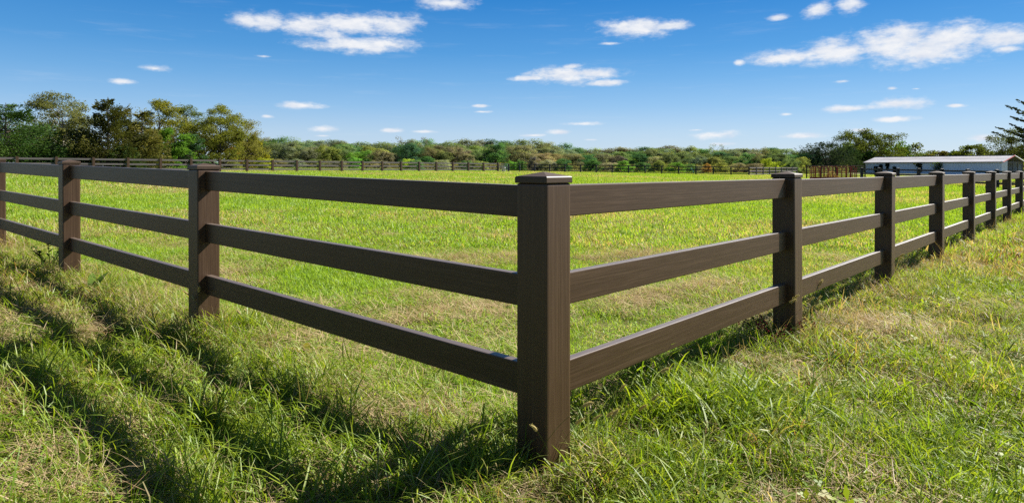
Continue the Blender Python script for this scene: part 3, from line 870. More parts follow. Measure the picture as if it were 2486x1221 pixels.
# dark undergrowth filling the foot of the wood: no one could count it
def undergrowth():
    rng = np.random.default_rng(9)
    b = MB(); n = 30000
    px = rng.uniform(560, 2060, n); D = rng.uniform(118, 145, n)
    x = (px - CX) / F * D
    hh = (0.7 + 1.2 * vnoise(x, D, 5.0, 3)) * (0.5 + 0.5 * vnoise(x, D, 1.7, 4))
    z = gz(x, D) + rng.uniform(0, 1, n) ** 0.8 * hh
    P = np.stack([x, D, z], 1)
    b.quads(leaf_quads(rng, P, 0.17 * (0.6 + 0.8 * rng.uniform(size=n)), 0.55), np.clip(vnoise(x, D, 4.0, 8) + rng.uniform(-0.3, 0.3, n), 0, 1))
    o = b.build('undergrowth', M_leaf); o.color = (0.135, 0.125, 0.07, 1)
    tag(o, 'tangled brown and olive brush filling the foot of the far wood', 'undergrowth', None, 'stuff')
undergrowth()


# ------------------------------------------------------------------ things by the barn
def make_feeder():
    D = 58.0
    p = at(2022, D); p.z -= 0.05
    root = empty('hay_feeder', p, 'rusty red hay rack with arched bars and dry hay, left of the barn', 'feeder', None, rad(-14))
    L, Wd, H = 3.4, 1.5, 1.36
    b = MB()
    for y in (-Wd / 2, Wd / 2):
        b.box((0, y, 0.25), (L, 0.03, 0.42))
    for x in (-L / 2, L / 2):
        b.box((x, 0, 0.25), (0.03, Wd, 0.42))
    b.build('side_panel', M_rust, root)
    for y in (-Wd / 2, Wd / 2):
        k = 5
        for i in range(k):
            x = -L / 2 + 0.12 + i * (L - 0.24 - 0.34) / (k - 1) + 0.17
            hh = H if i not in (2, 4) else H + 0.02
            bb = MB()
            pts = [(x - 0.16, y, 0.36), (x - 0.16, y, hh - 0.14)] + [(x - 0.16 * math.cos(t), y, hh - 0.14 + 0.14 * math.sin(t)) for t in np.linspace(0.3, math.pi - 0.3, 7)] + [(x + 0.16, y, hh - 0.14), (x + 0.16, y, 0.36)]
            bb.tube(pts, [0.04] * len(pts), 6); bb.build('arched_bar', M_rust, root)
    b = MB()
    for y in (-Wd / 2, Wd / 2):
        for z in (0.36, 0.62):
            b.tube([(-L / 2, y, z), (L / 2, y, z)], [0.025, 0.025], 6)
    for x in (-L / 2, L / 2):
        b.tube([(x, -Wd / 2, 0.95), (x, Wd / 2, 0.95)], [0.025] * 2, 6)
        for y in (-Wd / 2, Wd / 2): b.tube([(x, y, 0.0), (x, y, H - 0.05)], [0.035] * 2, 6)
    b.build('frame', M_rust, root)
    rng = np.random.default_rng(4); n = 1800
    an = rng.uniform(0, 6.28, n); r = rng.uniform(0, 1, n) ** 0.5
    P = np.stack([r * np.cos(an) * 0.75 - 0.1, r * np.sin(an) * 0.6, 0.1 + rng.uniform(0, 1, n) * (1.0 - 0.75 * r)], 1)
    h = MB(); h.quads(leaf_quads(rng, P, 0.10 * (0.5 + rng.uniform(size=n)), 0.12), rng.uniform(0, 1, n))
    hay = h.build('hay', M_leaf); hay.location = p; hay.rotation_euler = (0, 0, rad(-14)); hay.color = (0.30, 0.20, 0.13, 1)
    tag(hay, 'heap of dry tan hay inside the rusty red rack', 'hay')
    q = at(2058, D + 6)
    return root
make_feeder()
def make_panels():
    p = at(1958, 66); e = at(2100, 66)
    L = (e - p).length
    root = empty('livestock_panel', p, 'dark barred livestock panels behind the rusty red hay rack', 'livestock panel', None, math.atan2(e.y - p.y, e.x - p.x))
    k = 4
    for i in range(k + 1):
        b = MB(); x = L * i / k
        b.tube([(x, 0, 0), (x, 0, 1.42)], [0.06, 0.06], 8); b.build('post', M_darksteel, root)
    for i in range(k):
        for z in (0.35, 0.6, 0.85, 1.1, 1.34):
            b = MB(); b.tube([(L * i / k, 0, z), (L * (i + 1) / k, 0, z)], [0.03, 0.03], 6); b.build('bar', M_darksteel, root)
make_panels()

def vines():
    spec = [(2129, 404, 430, 12, 'short dark vine near the left end of the barn wall'), (2140, 400, 424, 9, 'narrow dark vine second from the left on the barn wall'),
            (2156, 397, 413, 9, 'small dark vine hanging under the barn eave'), (2173, 405, 432, 7, 'thin dark vine low on the barn wall, with reddish foot'),
            (2235, 397, 428, 20, 'largest dark vine, curling under the eave at the middle of the barn wall'), (2281, 394, 420, 26, 'light green sapling branching against the barn wall')]
    for k, (px, y0, y1, wpx, lab) in enumerate(spec):
        rng = np.random.default_rng(300 + k)
        # intersect the view column with the front wall plane
        u = (px - CX) / F
        tt = (u * bo[1] - bo[0]) / (bt[0] - u * bt[1])
        pt = bo + bt * tt - bn * (0.28 + 0.3 * (k == 5)); D = pt[1]
        zt, zb = zat(y0, D), zat(y1, D)
        zb = min(zb, float(gz(*pt)))
        h = zt - zb; w = wpx / F * D
        root = empty('climbing_vine' if k < 5 else 'sapling', (pt[0], pt[1], zb), lab, 'vine' if k < 5 else 'sapling', 'plants on the barn wall')
        T = MB(); Cr = MB()
        if k == 5:
            for a in (-0.4, -0.1, 0.15, 0.4): T.tube([(0, 0, 0), (a * 0.4 * w, 0, h * 0.5), (a * w * 1.1, 0, h * (1 - abs(a) * 0.5))], [0.05, 0.04, 0.02], 5)
            n = 420; P = np.stack([rng.normal(size=n) * w * 0.3, rng.normal(size=n) * 0.2, h * rng.uniform(0.25, 1, n)], 1)
        else:
            T.tube([(0, 0, 0), (0.1 * w, 0, h * 0.5), (0, 0, h)], [0.05, 0.04, 0.02], 5)
            n = 600; z = rng.uniform(0, 1, n) ** 0.8
            ww = np.where(z > 0.55, 0.5, 0.22)
            P = np.stack([rng.uniform(-1, 1, n) * w * ww + (-0.35 * w * (z > 0.88) if k == 4 else 0), rng.uniform(-1, 1, n) * 0.14, h * (0.35 * (k in (2, 4)) + z * (1 - 0.35 * (k in (2, 4))))], 1)
        Cr.quads(leaf_quads(rng, P, 0.13 * (0.6 + 0.8 * rng.uniform(size=n)), 0.6), rng.uniform(0, 1, n))
        T.build('stem', M_bark, root); c = Cr.build('foliage', M_leaf, root); c.color = (0.045, 0.055, 0.035, 1) if k < 5 else (0.07, 0.11, 0.04, 1)
vines()


# ------------------------------------------------------------------ grass (stuff): blades scattered as instances of a few tufts
def tuft(name, m, seed, n, R, h, hs, w, lean, segs=3, flat=False, curl=0.8):
    """a patch of blades: each a tapered arching ribbon"""
    rng = np.random.default_rng(seed)
    r = R * np.sqrt(rng.uniform(0, 1, n)); a = rng.uniform(0, 6.283, n)
    x0 = r * np.cos(a); y0 = r * np.sin(a)
    L = np.clip(h + hs * rng.normal(size=n), h * 0.35, h * 2.2)
    az = rng.uniform(0, 6.283, n)
    th0 = np.abs(rng.normal(size=n)) * lean * 0.5            # start lean from the vertical
    th1 = th0 + np.abs(rng.normal(size=n)) * curl + lean * 0.5
    if flat:
        th0 = rng.uniform(1.15, 1.5, n); th1 = th0 + rng.uniform(-0.1, 0.25, n)
    W = w * rng.uniform(0.6, 1.35, n)
    pts = []
    x, y, z = x0.copy(), y0.copy(), np.zeros(n)
    if flat: z = rng.uniform(0.005, 0.05, n)
    for k in range(segs + 1):
        t = k / segs
        pts.append((x.copy(), y.copy(), z.copy(), t))
        th = th0 + (th1 - th0) * (t + 0.5 / segs)
        x += L / segs * np.sin(th) * np.cos(az); y += L / segs * np.sin(th) * np.sin(az); z += L / segs * np.cos(th)
    tw = rng.uniform(-0.9, 0.9, n)
    sx, sy = -np.sin(az + tw), np.cos(az + tw)
    V = np.zeros((n, 2 * (segs + 1), 3))
    for k, (px, py, pz, t) in enumerate(pts):
        ww = W * (0.75 + 0.5 * t if t < 0.4 else 0.95 * (1 - ((t - 0.4) / 0.6) ** 1.6) + 0.03) * 0.5
        V[:, 2 * k, :] = np.stack([px - sx * ww, py - sy * ww, pz], 1)
        V[:, 2 * k + 1, :] = np.stack([px + sx * ww, py + sy * ww, pz], 1)
    b = MB()
    nv = 2 * (segs + 1)
    base = (np.arange(n) * nv)[:, None]
    fs = np.concatenate([base + np.array([[2 * k, 2 * k + 1, 2 * k + 3, 2 * k + 2]]) for k in range(segs)])
    b.add(V.reshape(-1, 3), fs.tolist(), np.repeat(rng.uniform(0, 1, n), nv))
    me = b.mesh(name, m)
    return bpy.data.objects.new(name, me)          # never linked: read only by the scatter below


def clover(name, m, seed, n, R, size, h):
    rng = np.random.default_rng(seed); b = MB()
    for _ in range(n):
        r = R * math.sqrt(rng.uniform()); a = rng.uniform(0, 6.28); z = h * rng.uniform(0.4, 1.2)
        c = np.array([r * math.cos(a), r * math.sin(a), z]); s = size * rng.uniform(0.6, 1.4)
        ax = rng.uniform(0, 6.28); ti = rng.uniform()
        tilt = rng.normal(size=2) * 0.35
        for q in range(3):
            an = ax + q * 2.094
            d = np.array([math.cos(an), math.sin(an), 0.0]); e = np.array([-math.sin(an), math.cos(an), 0.0])
            d[2] = d[:2] @ tilt; e[2] = e[:2] @ tilt
            b.add([c, c + d * s * 0.5 + e * s * 0.4, c + d * s, c + d * s * 0.5 - e * s * 0.4], [(0, 1, 2, 3)], ti)
        b.add([c + [0.001, 0, 0], c - [0.001, 0, 0], c - [0.001, 0, z]], [(0, 1, 2)], ti)
    return bpy.data.objects.new(name, b.mesh(name, m))


def scatter(name, label, cat, protos_, pts, rot, scl, idx):
    me = bpy.data.meshes.new(name)
    me.vertices.add(len(pts)); me.vertices.foreach_set('co', pts.astype(np.float32).ravel())
    for nm, typ, dat, key in (('s_rot', 'FLOAT_VECTOR', rot, 'vector'), ('s_scl', 'FLOAT_VECTOR', scl, 'vector'), ('s_idx', 'INT', idx, 'value')):
        a = me.attributes.new(nm, typ, 'POINT')
        a.data.foreach_set(key, np.asarray(dat, np.int32 if typ == 'INT' else np.float32).ravel())
    me.update()
    o = obj(name, me); tag(o, label, cat, None, 'stuff')
    ng = bpy.data.node_groups.new(name + '_scatter', 'GeometryNodeTree')
    ng.interface.new_socket('Geometry', in_out='INPUT', socket_type='NodeSocketGeometry')
    ng.interface.new_socket('Geometry', in_out='OUTPUT', socket_type='NodeSocketGeometry')
    gi = ng.nodes.new('NodeGroupInput'); go = ng.nodes.new('NodeGroupOutput')
    g2i = ng.nodes.new('GeometryNodeGeometryToInstance')
    for p in reversed(protos_):
        oi = ng.nodes.new('GeometryNodeObjectInfo'); oi.inputs['Object'].default_value = p
        oi.inputs['As Instance'].default_value = False
        ng.links.new(oi.outputs['Geometry'], g2i.inputs[0])
    iop = ng.nodes.new('GeometryNodeInstanceOnPoints')
    ng.links.new(gi.outputs[0], iop.inputs['Points']); ng.links.new(g2i.outputs[0], iop.inputs['Instance'])
    iop.inputs['Pick Instance'].default_value = True
    def attr(nm, dt):
        n = ng.nodes.new('GeometryNodeInputNamedAttribute'); n.data_type = dt; n.inputs['Name'].default_value = nm
        return n.outputs['Attribute']
    ng.links.new(attr('s_idx', 'INT'), iop.inputs['Instance Index'])
    e2r = ng.nodes.new('FunctionNodeEulerToRotation'); ng.links.new(attr('s_rot', 'FLOAT_VECTOR'), e2r.inputs[0])
    ng.links.new(e2r.outputs[0], iop.inputs['Rotation'])
    ng.links.new(attr('s_scl', 'FLOAT_VECTOR'), iop.inputs['Scale'])
    ng.links.new(iop.outputs[0], go.inputs[0])
    md = o.modifiers.new('scatter', 'NODES'); md.node_group = ng
    return o


def field(rng, n, d0, d1, power=1.0, margin=1.18):
    """points on the ground between depths d0, d1 in (a bit more than) the view, uniform in area"""
    u = rng.uniform(0, 1, n)
    D = np.sqrt(d0 ** 2 + (d1 ** 2 - d0 ** 2) * u)
    x = rng.uniform(-1, 1, n) * D * (1243 / F) * margin
    return x, D


def lr(x, y):
    return ((x - C0[0]) * DL[0] + (y - C0[1]) * DL[1], (x - C0[0]) * DR[0] + (y - C0[1]) * DR[1])


def inside(x, y, m=0.0):
    l, r = lr(x, y); return (l > m) & (r > m)


def place(x, y, rng, smin, smax, tilt=0.12, zs=None):
    n = len(x)
    near = np.exp(-(np.hypot(x, y - 4) / 12) ** 2)
    z = gz(x, y) + bump(x, y) * near - 0.004 + 0.0
    pts = np.stack([x, y, z], 1)
    rot = np.stack([rng.normal(size=n) * tilt, rng.normal(size=n) * tilt, rng.uniform(0, 6.283, n)], 1)
    s = rng.uniform(smin, smax, n)
    s = s * (1 - 0.85 * np.exp(-(((x - 0.16) / 0.23) ** 2 + ((y - 2.38) / 0.28) ** 2)))
    sc = np.stack([s, s, s * (zs if zs is not None else 1.0)], 1)
    return pts, rot, sc


def grass():
    rng = np.random.default_rng(21)
    # ---- mown paddock
    short = [tuft('short_blades', M_lawn, 50 + k, 150, 0.20, 0.050, 0.018, 0.0044, 1.4, 3) for k in range(5)]
    midf = [tuft('mid_blades', M_lawn, 60 + k, 220, 0.50, 0.07, 0.02, 0.010, 0.8, 2) for k in range(4)]
    farf = [tuft('far_blades', M_lawn, 70 + k, 260, 1.4, 0.10, 0.03, 0.035, 0.7, 1) for k in range(3)]
    straw = [tuft('cut_straw', M_thatch, 80 + k, 70, 0.24, 0.11, 0.04, 0.0035, 0.0, 2, True) for k in range(3)]
    clov = [clover('clover', M_lawn, 85 + k, 26, 0.2, 0.020, 0.035) for k in range(2)]
    PR = short + midf + farf + straw + clov
    P, R, S, I = [], [], [], []
    def put(x, y, ids, smin, smax, tilt=0.1, zs=None):
        p, r, s = place(x, y, rng, smin, smax, tilt, zs)
        P.append(p); R.append(r); S.append(s); I.append(rng.choice(ids, len(x)))
    x, y = field(rng, 7500, 3.0, 11); k = inside(x, y, 0.0)
    x, y = x[k], y[k]
    hgt = 0.75 + 0.75 * vnoise(x, y, 0.7, 1)
    put(x, y, range(0, 5), 0.8, 1.25, 0.12, hgt)
    x, y = field(rng, 9000, 10, 26); k = inside(x, y)
    x, y = x[k], y[k]; put(x, y, range(5, 9), 0.8, 1.3, 0.08, 0.7 + 0.7 * vnoise(x, y, 1.1, 2))
    x, y = field(rng, 16000, 24, 105); k = inside(x, y)
    x, y = x[k], y[k]; put(x, y, range(9, 12), 0.8, 1.3, 0.03, 0.7 + 0.8 * vnoise(x, y, 3.0, 2))
    # wisps of cut straw in patches
    x, y = field(rng, 7000, 3.0, 16); k = inside(x, y, 0.1) & (vnoise(x, y, 1.3, 5) * 0.6 + vnoise(x, y, 0.5, 6) * 0.4 > 0.50)
    put(x[k], y[k], range(12, 15), 0.7, 1.3, 0.06)
    x, y = field(rng, 1200, 3.0, 12); k = inside(x, y, 0.1) & (vnoise(x, y, 1.0, 9) > 0.6)
    put(x[k], y[k], range(15, 17), 0.7, 1.2, 0.05)
    for (ax, ay, bx, by, nn) in ((1500, 742, 1780, 690, 110), (1020, 795, 1200, 760, 60), (560, 800, 760, 770, 50), (880, 640, 1120, 668, 70), (1420, 640, 1640, 618, 70), (1980, 560, 2100, 545, 50), (600, 560, 780, 572, 50)):
        D1 = F * CAMZ / (ay - HY); D2 = F * CAMZ / (by - HY); t = rng.uniform(0, 1, nn)
        x = ((ax - CX) / F * D1) * (1 - t) + ((bx - CX) / F * D2) * t + rng.normal(size=nn) * 0.10; y = D1 * (1 - t) + D2 * t + rng.normal(size=nn) * 0.16
        k = inside(x, y, 0.1); put(x[k], y[k], range(12, 15), 0.7, 1.15, 0.12)
    scatter('pasture_grass', 'short bright green mown grass with straw patches filling the paddock', 'grass', PR, np.concatenate(P), np.concatenate(R), np.concatenate(S), np.concatenate(I))

    # ---- rough verge outside the fence
    vs = [tuft('verge_blades', M_long, 150 + k, 150, 0.19, 0.075, 0.028, 0.0045, 1.7, 3) for k in range(5)]
    lg = [tuft('long_tuft', M_long, 160 + k, 60, 0.11, 0.165, 0.06, 0.0060, 1.5, 5, False, 1.0) for k in range(5)]
    mat_ = [tuft('dry_mat', M_thatch, 170 + k, 90, 0.20, 0.11, 0.04, 0.0032, 0, 2, True) for k in range(4)]
    fv = [tuft('far_verge', M_long, 180 + k, 240, 0.6, 0.10, 0.04, 0.013, 0.9, 2) for k in range(3)]
    cl = [clover('clover', M_long, 185 + k, 30, 0.18, 0.022, 0.05) for k in range(3)]
    wr = [tuft('wiry_straw', M_thatch, 190 + k, 45, 0.14, 0.20, 0.07, 0.0022, 1.2, 5, False, 1.2) for k in range(3)]
    PR = vs + lg + mat_ + fv + cl + wr      # 0-4, 5-9, 10-13, 14-16, 17-19, 20-22
    P, R, S, I = [], [], [], []
    out = lambda x, y: ~inside(x, y, 0.06)
    x, y = field(rng, 5200, 1.6, 8.5, margin=1.3); k = out(x, y); x, y = x[k], y[k]
    put(x, y, range(0, 5), 0.75, 1.3, 0.2, 0.45 + 2.3 * (0.6 * vnoise(x, y, 0.42, 11) + 0.4 * vnoise(x, y, 0.17, 31)) ** 2)
    x, y = field(rng, 2300, 1.6, 8.5, margin=1.3)
    k = out(x, y) & (vnoise(x, y, 0.55, 12) * 0.6 + vnoise(x, y, 0.2, 13) * 0.4 > 0.53); x, y = x[k], y[k]
    put(x, y, range(5, 10), 0.5, 1.3, 0.25)
    # taller unmown strip at the foot of the fence
    for run, S_, nn in ((DL, 12.0, 620), (DR, 20.0, 800)):
        t = rng.uniform(-0.3, S_, nn); off = rng.normal(size=nn) * 0.16
        q = C0 + run * t[:, None] + np.array([run[1], -run[0]]) * off[:, None] * (1 if run is DR else -1)
        k = rng.uniform(size=nn) < 0.35 + 0.65 * vnoise(q[:, 0], q[:, 1], 0.8, 14)
        put(q[k, 0], q[k, 1], list(range(5, 10)) + [20, 21, 22], 0.5, 1.15, 0.2)
    for (cx_, cy_, rx_, ry_, nn, s0, s1) in ((0.13, 2.70, 0.42, 0.30, 120, 0.6, 1.25), (0.55, 2.85, 0.35, 0.28, 90, 0.7, 1.3), (0.95, 3.35, 0.40, 0.30, 110, 0.8, 1.5), (-0.55, 2.75, 0.55, 0.35, 45, 0.6, 1.1),
                                             (-2.2, 4.75, 0.40, 0.25, 70, 0.6, 1.25), (-2.6, 4.0, 0.7, 0.4, 60, 0.6, 1.1), (1.95, 4.75, 0.4, 0.3, 70, 0.6, 1.2), (-4.7, 6.8, 0.5, 0.3, 50, 0.6, 1.2), (-1.6, 3.2, 0.6, 0.4, 36, 0.6, 1.1), (1.6, 3.2, 0.5, 0.4, 40, 0.6, 1.0)):
        x = cx_ + rng.normal(size=nn) * rx_ * 0.6; y = cy_ + rng.normal(size=nn) * ry_ * 0.6
        dpost = np.maximum(np.abs((x - C0[0]) * DL[0] + (y - C0[1]) * DL[1]), np.abs((x - C0[0]) * DR[0] + (y - C0[1]) * DR[1]))
        k = (dpost > 0.10) & (y > 2.0)
        put(x[k], y[k], range(5, 10), s0, s1, 0.22)
    for run, s_, ks in ((DR, SR, range(1, 8)), (DL, SL, range(1, 5))):            # dry wiry stalks round the feet of the posts
        for k_ in ks:
            c_ = C0 + run * s_ * k_; nn = 26
            x = c_[0] + rng.normal(size=nn) * 0.20; y = c_[1] - 0.08 + rng.normal(size=nn) * 0.16
            put(x, y, [20, 21, 22, 20, 21, 22, 5, 7], 0.6, 1.35, 0.25)
    x, y = field(rng, 7500, 1.6, 10, margin=1.3)
    k = out(x, y) & (vnoise(x, y, 0.9, 15) * 0.6 + vnoise(x, y, 0.35, 16) * 0.4 > 0.45); x, y = x[k], y[k]
    put(x, y, range(10, 14), 0.7, 1.3, 0.1)
    x, y = field(rng, 1300, 1.6, 9, margin=1.3); k = out(x, y) & (vnoise(x, y, 0.7, 17) > 0.55)
    put(x[k], y[k], range(20, 23), 0.5, 1.0, 0.25)
    x, y = field(rng, 1500, 1.6, 8, margin=1.3); k = out(x, y) & (vnoise(x, y, 0.8, 18) > 0.55)
    put(x[k], y[k], range(17, 20), 0.7, 1.3, 0.1)
    x, y = field(rng, 4200, 8, 32); k = out(x, y); x, y = x[k], y[k]
    put(x, y, range(14, 17), 0.8, 1.3, 0.1, 0.7 + 0.8 * vnoise(x, y, 1.0, 19))
    x, y = field(rng, 1800, 8, 24); k = out(x, y) & (vnoise(x, y, 1.1, 20) > 0.45)
    put(x[k], y[k], range(10, 14), 1.0, 1.8, 0.1)
    # ground beyond the far fences and beside the barn
    scatter('verge_grass', 'rough tufted grass with dry straw mats outside the fence', 'grass', PR, np.concatenate(P), np.concatenate(R), np.concatenate(S), np.concatenate(I))
grass()


# ------------------------------------------------------------------ weeds one can point to
def flat_leaf(b, p, az, L, W, pitch, curl, tint=0.5, fold=0.15, seg=6):
    """a broad pointed leaf, folded along its midrib and arching"""
    x, z = 0.0, 0.0; v = []
    d = np.array([math.cos(az), math.sin(az)]); s = np.array([-d[1], d[0]])
    for k in range(seg + 1):
        t = k / seg; ww = W * math.sin(math.pi * min(1, t * 0.93 + 0.05)) ** 0.8 * 0.5
        c = np.array([p[0] + d[0] * x, p[1] + d[1] * x, p[2] + z])
        for q in (-1, 0, 1):
            v.append(c + np.array([s[0] * q * ww, s[1] * q * ww, abs(q) * ww * fold]))
        pt = pitch - curl * t
        x += L / seg * math.cos(pt); z += L / seg * math.sin(pt)
    f = []
    for k in range(seg):
        for q in (0, 1):
            f.append((k * 3 + q, k * 3 + q + 1, k * 3 + q + 4, k * 3 + q + 3))
    b.add(v, f, tint)


def pick(px, py):
    """ground point seen at a photograph pixel"""
    D = 4.0
    for _ in range(30):
        x = (px - CX) / F * D; z = float(gz(x, D)); D = F * (CAMZ - z) / (py - HY)
    return Vector(((px - CX) / F * D, D, z + float(bump((px - CX) / F * D, D)) * math.exp(-(math.hypot((px - CX) / F * D, D - 4) / 12) ** 2)))


def leafy(name, label, px, py, leaves, color, cat='weed', seed=0, group=None):
    root = empty(name, pick(px, py), label, cat, group)
    rng = random.Random(seed)
    for (az, L, W, pitch, curl) in leaves:
        b = MB(); flat_leaf(b, (0, 0, 0.01), rad(az), L, W, pitch, curl, rng.uniform(0.2, 0.8))
        o = b.build('leaf', M_leaf, root, True); o.color = (*color, 1)
    return root

leafy('dock_plant', 'low dock weed with long pale green leaves near the second left post', 222, 716,
      [(170, .30, .075, .35, .6), (120, .28, .07, 1.0, .8), (70, .26, .075, 1.1, .7), (20, .33, .06, .5, .7), (-20, .26, .06, .4, .6), (220, .22, .06, .4, .5), (330, .24, .05, .7, .9)], (0.12, 0.20, 0.06), seed=1)
leafy('dock_plant', 'broad single-leaved green weed at the foot of the big corner post', 1236, 1168,
      [(200, .10, .065, 1.1, .9), (320, .09, .05, .9, .9), (80, .08, .045, .9, .7)], (0.11, 0.19, 0.03), seed=2)
leafy('dock_plant', 'yellowing leafy weed between the left bottom rail and the corner', 742, 862,
      [(180, .13, .06, .6, .6), (20, .15, .06, .5, .5), (100, .11, .05, .9, .8), (300, .10, .05, .6, .6)], (0.26, 0.24, 0.03), seed=3)
leafy('dock_plant', 'bright yellow-green broadleaf weed in the grass under the right bottom rail', 1640, 985,
      [(170, .17, .07, .6, .7), (10, .19, .07, .5, .7), (60, .15, .06, .9, .9), (240, .14, .06, .6, .6), (-50, .14, .06, .6, .7)], (0.22, 0.24, 0.03), seed=4)
leafy('dock_plant', 'dark green broadleaf weed left of the yellow-green weed under the right rail', 1585, 960,
      [(160, .18, .08, .8, .8), (30, .17, .08, .8, .8), (90, .16, .07, 1.1, .9), (250, .15, .07, .5, .6), (310, .15, .06, .6, .6)], (0.08, 0.16, 0.03), seed=5)
leafy('dock_plant', 'grey-green leaf pair lying in the grass at far right', 2090, 1080,
      [(60, .16, .04, .7, .5), (100, .12, .035, .8, .6)], (0.17, 0.22, 0.10), seed=6)
leafy('dock_plant', 'small rosette weed in the left foreground shade', 700, 1130,
      [(k * 51, .09, .045, .5, .6) for k in range(7)], (0.07, 0.13, 0.04), seed=7)

def bushy(name, label, px, py, h, spread, n_stem, n_leaf, color, leafL, leafW, seed, cat='weed', flowers=None):
    rng = random.Random(seed)
    root = empty(name, pick(px, py), label, cat)
    S = MB(); Lf = MB(); Fl = MB()
    for k in range(n_stem):
        az = rng.uniform(0, 6.28); sp = spread * rng.uniform(0.3, 1.0); hh = h * rng.uniform(0.65, 1.0)
        e = np.array([sp * math.cos(az), sp * math.sin(az), hh])
        pts = [np.array([0, 0, -0.02]), e * np.array([0.35, 0.35, 0.5]), e]
        S.tube(pts, [0.004, 0.003, 0.0015], 5)
        for i in range(n_leaf):
            t = rng.uniform(0.25, 1.0)
            p = pts[1] * (1 - (t - 0.25) / 0.75) + pts[2] * (t - 0.25) / 0.75
            flat_leaf(Lf, p, rng.uniform(0, 6.28), leafL * rng.uniform(0.6, 1.2), leafW * rng.uniform(0.7, 1.2), rng.uniform(-0.1, 0.8), rng.uniform(0.2, 0.9), rng.random(), seg=3)
        if flowers:
            for i in range(5):
                q = e + np.array([rng.gauss(0, .012), rng.gauss(0, .012), -0.014 * i])
                Fl.tube([q, q + np.array([0, 0, 0.012])], [0.006, 0.003], 5)
    o = S.build('stem', M_leaf, root); o.color = (0.09, 0.1, 0.04, 1)
    o = Lf.build('foliage', M_leaf, root); o.color = (*color, 1)
    if flowers:
        o = Fl.build('flower_spike', M_leaf, root); o.color = (*flowers, 1)
    return root
bushy('leafy_weed', 'dark green bushy weed with narrow leaves in front of the second left post', 122, 665, 0.36, 0.28, 11, 14, (0.05, 0.11, 0.03), 0.075, 0.022, 3)
bushy('leafy_weed', 'smaller leafy weed hugging the left side of the second left post', 157, 652, 0.26, 0.14, 7, 10, (0.09, 0.15, 0.03), 0.06, 0.02, 4)
bushy('smartweed', 'pink flowering weed at the foot of the first post right of the corner', 1880, 842, 0.24, 0.26, 16, 5, (0.10, 0.12, 0.04), 0.05, 0.014, 5, flowers=(0.32, 0.05, 0.12))
bushy('leafy_weed', 'green weed with upright stems beside the right bottom rail near the corner', 1545, 935, 0.20, 0.2, 9, 6, (0.08, 0.15, 0.03), 0.09, 0.014, 6)

def foxtail(seed, h, lean, head):
    rng = np.random.default_rng(seed)
    T = MB(); H = MB()
    t = np.linspace(0, 1, 9)
    pts = np.stack([lean * h * t ** 1.7, 0.04 * h * np.sin(3 * t), h * (t - 0.22 * abs(lean) * t ** 2.5)], 1)
    T.tube(pts, np.linspace(0.0013, 0.0008, 9), 5)
    d = pts[-1] - pts[-2]; d /= np.linalg.norm(d)
    g = np.array([d[0] * 1.0 + 0.25 * np.sign(lean), d[1], d[2] - 0.35]); g /= np.linalg.norm(g)
    hp = [pts[-1] + d * head * s * (1 - s * 0.4) + g * head * s * s * 0.4 for s in np.linspace(0, 1, 7)]
    H.tube(hp, [0.003, 0.0066, 0.0078, 0.0078, 0.0068, 0.0048, 0.0016], 7)
    n = 150
    s = rng.uniform(0.03, 0.97, n); i = s * 6; i0 = i.astype(int); hpa = np.array(hp)
    c = hpa[i0] * (1 - (i - i0))[:, None] + hpa[np.minimum(i0 + 1, 6)] * (i - i0)[:, None]
    out = rnd_unit(rng, n) + 0.5 * d
    out /= np.linalg.norm(out, axis=1, keepdims=True); b2 = np.cross(out, rnd_unit(rng, n)); b2 /= np.linalg.norm(b2, axis=1, keepdims=True)
    L = 0.013 * rng.uniform(0.7, 1.2, n)[:, None]
    H.quads(np.stack([c - b2 * 0.0006, c + b2 * 0.0006, c + out * L + b2 * 0.0002, c + out * L - b2 * 0.0002], 1), rng.uniform(0, 1, n))
    return T, H
def make_foxtails():
    prot = []
    for k in range(4):
        T, H = foxtail(400 + k, (0.34, 0.42, 0.30, 0.46)[k], (0.25, 0.4, -0.35, 0.55)[k], (0.055, 0.07, 0.05, 0.06)[k])
        prot.append((T.mesh('stem', M_leaf), H.mesh('seed_head', M_leaf)))
    rng = random.Random(8)
    spots = ([(px, py, 'fuzzy tan foxtail stalk in the grass right of the big corner post', 'foxtails right of the corner post') for px, py in
              ((1408, 1150), (1420, 1120), (1432, 1090), (1452, 1110), (1470, 1075), (1500, 1060), (1398, 1080), (1416, 1175), (1444, 1165), (1530, 1090), (1488, 1125))]
             + [(px, py, 'fuzzy foxtail stalk leaning across the foot of the big corner post', 'foxtails before the corner post') for px, py in ((1290, 1185), (1330, 1195), (1352, 1180), (1372, 1170))]
             + [(px, py, 'fuzzy foxtail stalk at the foot of the first post right of the corner', 'foxtails by the first right post') for px, py in
                ((1850, 850), (1868, 838), (1900, 850), (1935, 838), (1958, 815), (1972, 800), (1985, 790), (1832, 862))]
             + [(px, py, 'fuzzy foxtail stalk at the foot of the first post left of the corner', 'foxtails by the first left post') for px, py in ((472, 815), (490, 825), (505, 815), (522, 820), (610, 850))]
             + [(px, py, 'fuzzy foxtail stalk at the foot of the second post right of the corner', 'foxtails by the second right post') for px, py in ((2125, 705), (2140, 708), (2155, 706), (2180, 690), (2205, 680))])
    for i, (px, py, lab, grp) in enumerate(spots):
        k = rng.randrange(4)
        root = empty('foxtail_grass', pick(px, py), lab, 'foxtail', grp, rng.uniform(-0.9, 0.9) + (math.pi if rng.random() < 0.3 else 0))
        sc = rng.uniform(0.6, 0.85) if 'corner' in lab.split('post')[0][-12:] else rng.uniform(0.8, 1.1); root.scale = (sc, sc, sc)
        o = obj('stem', prot[k][0], root); o.color = (0.16, 0.19, 0.05, 1)
        o = obj('seed_head', prot[k][1], root); o.color = (0.55, 0.46, 0.30, 1)
make_foxtails()

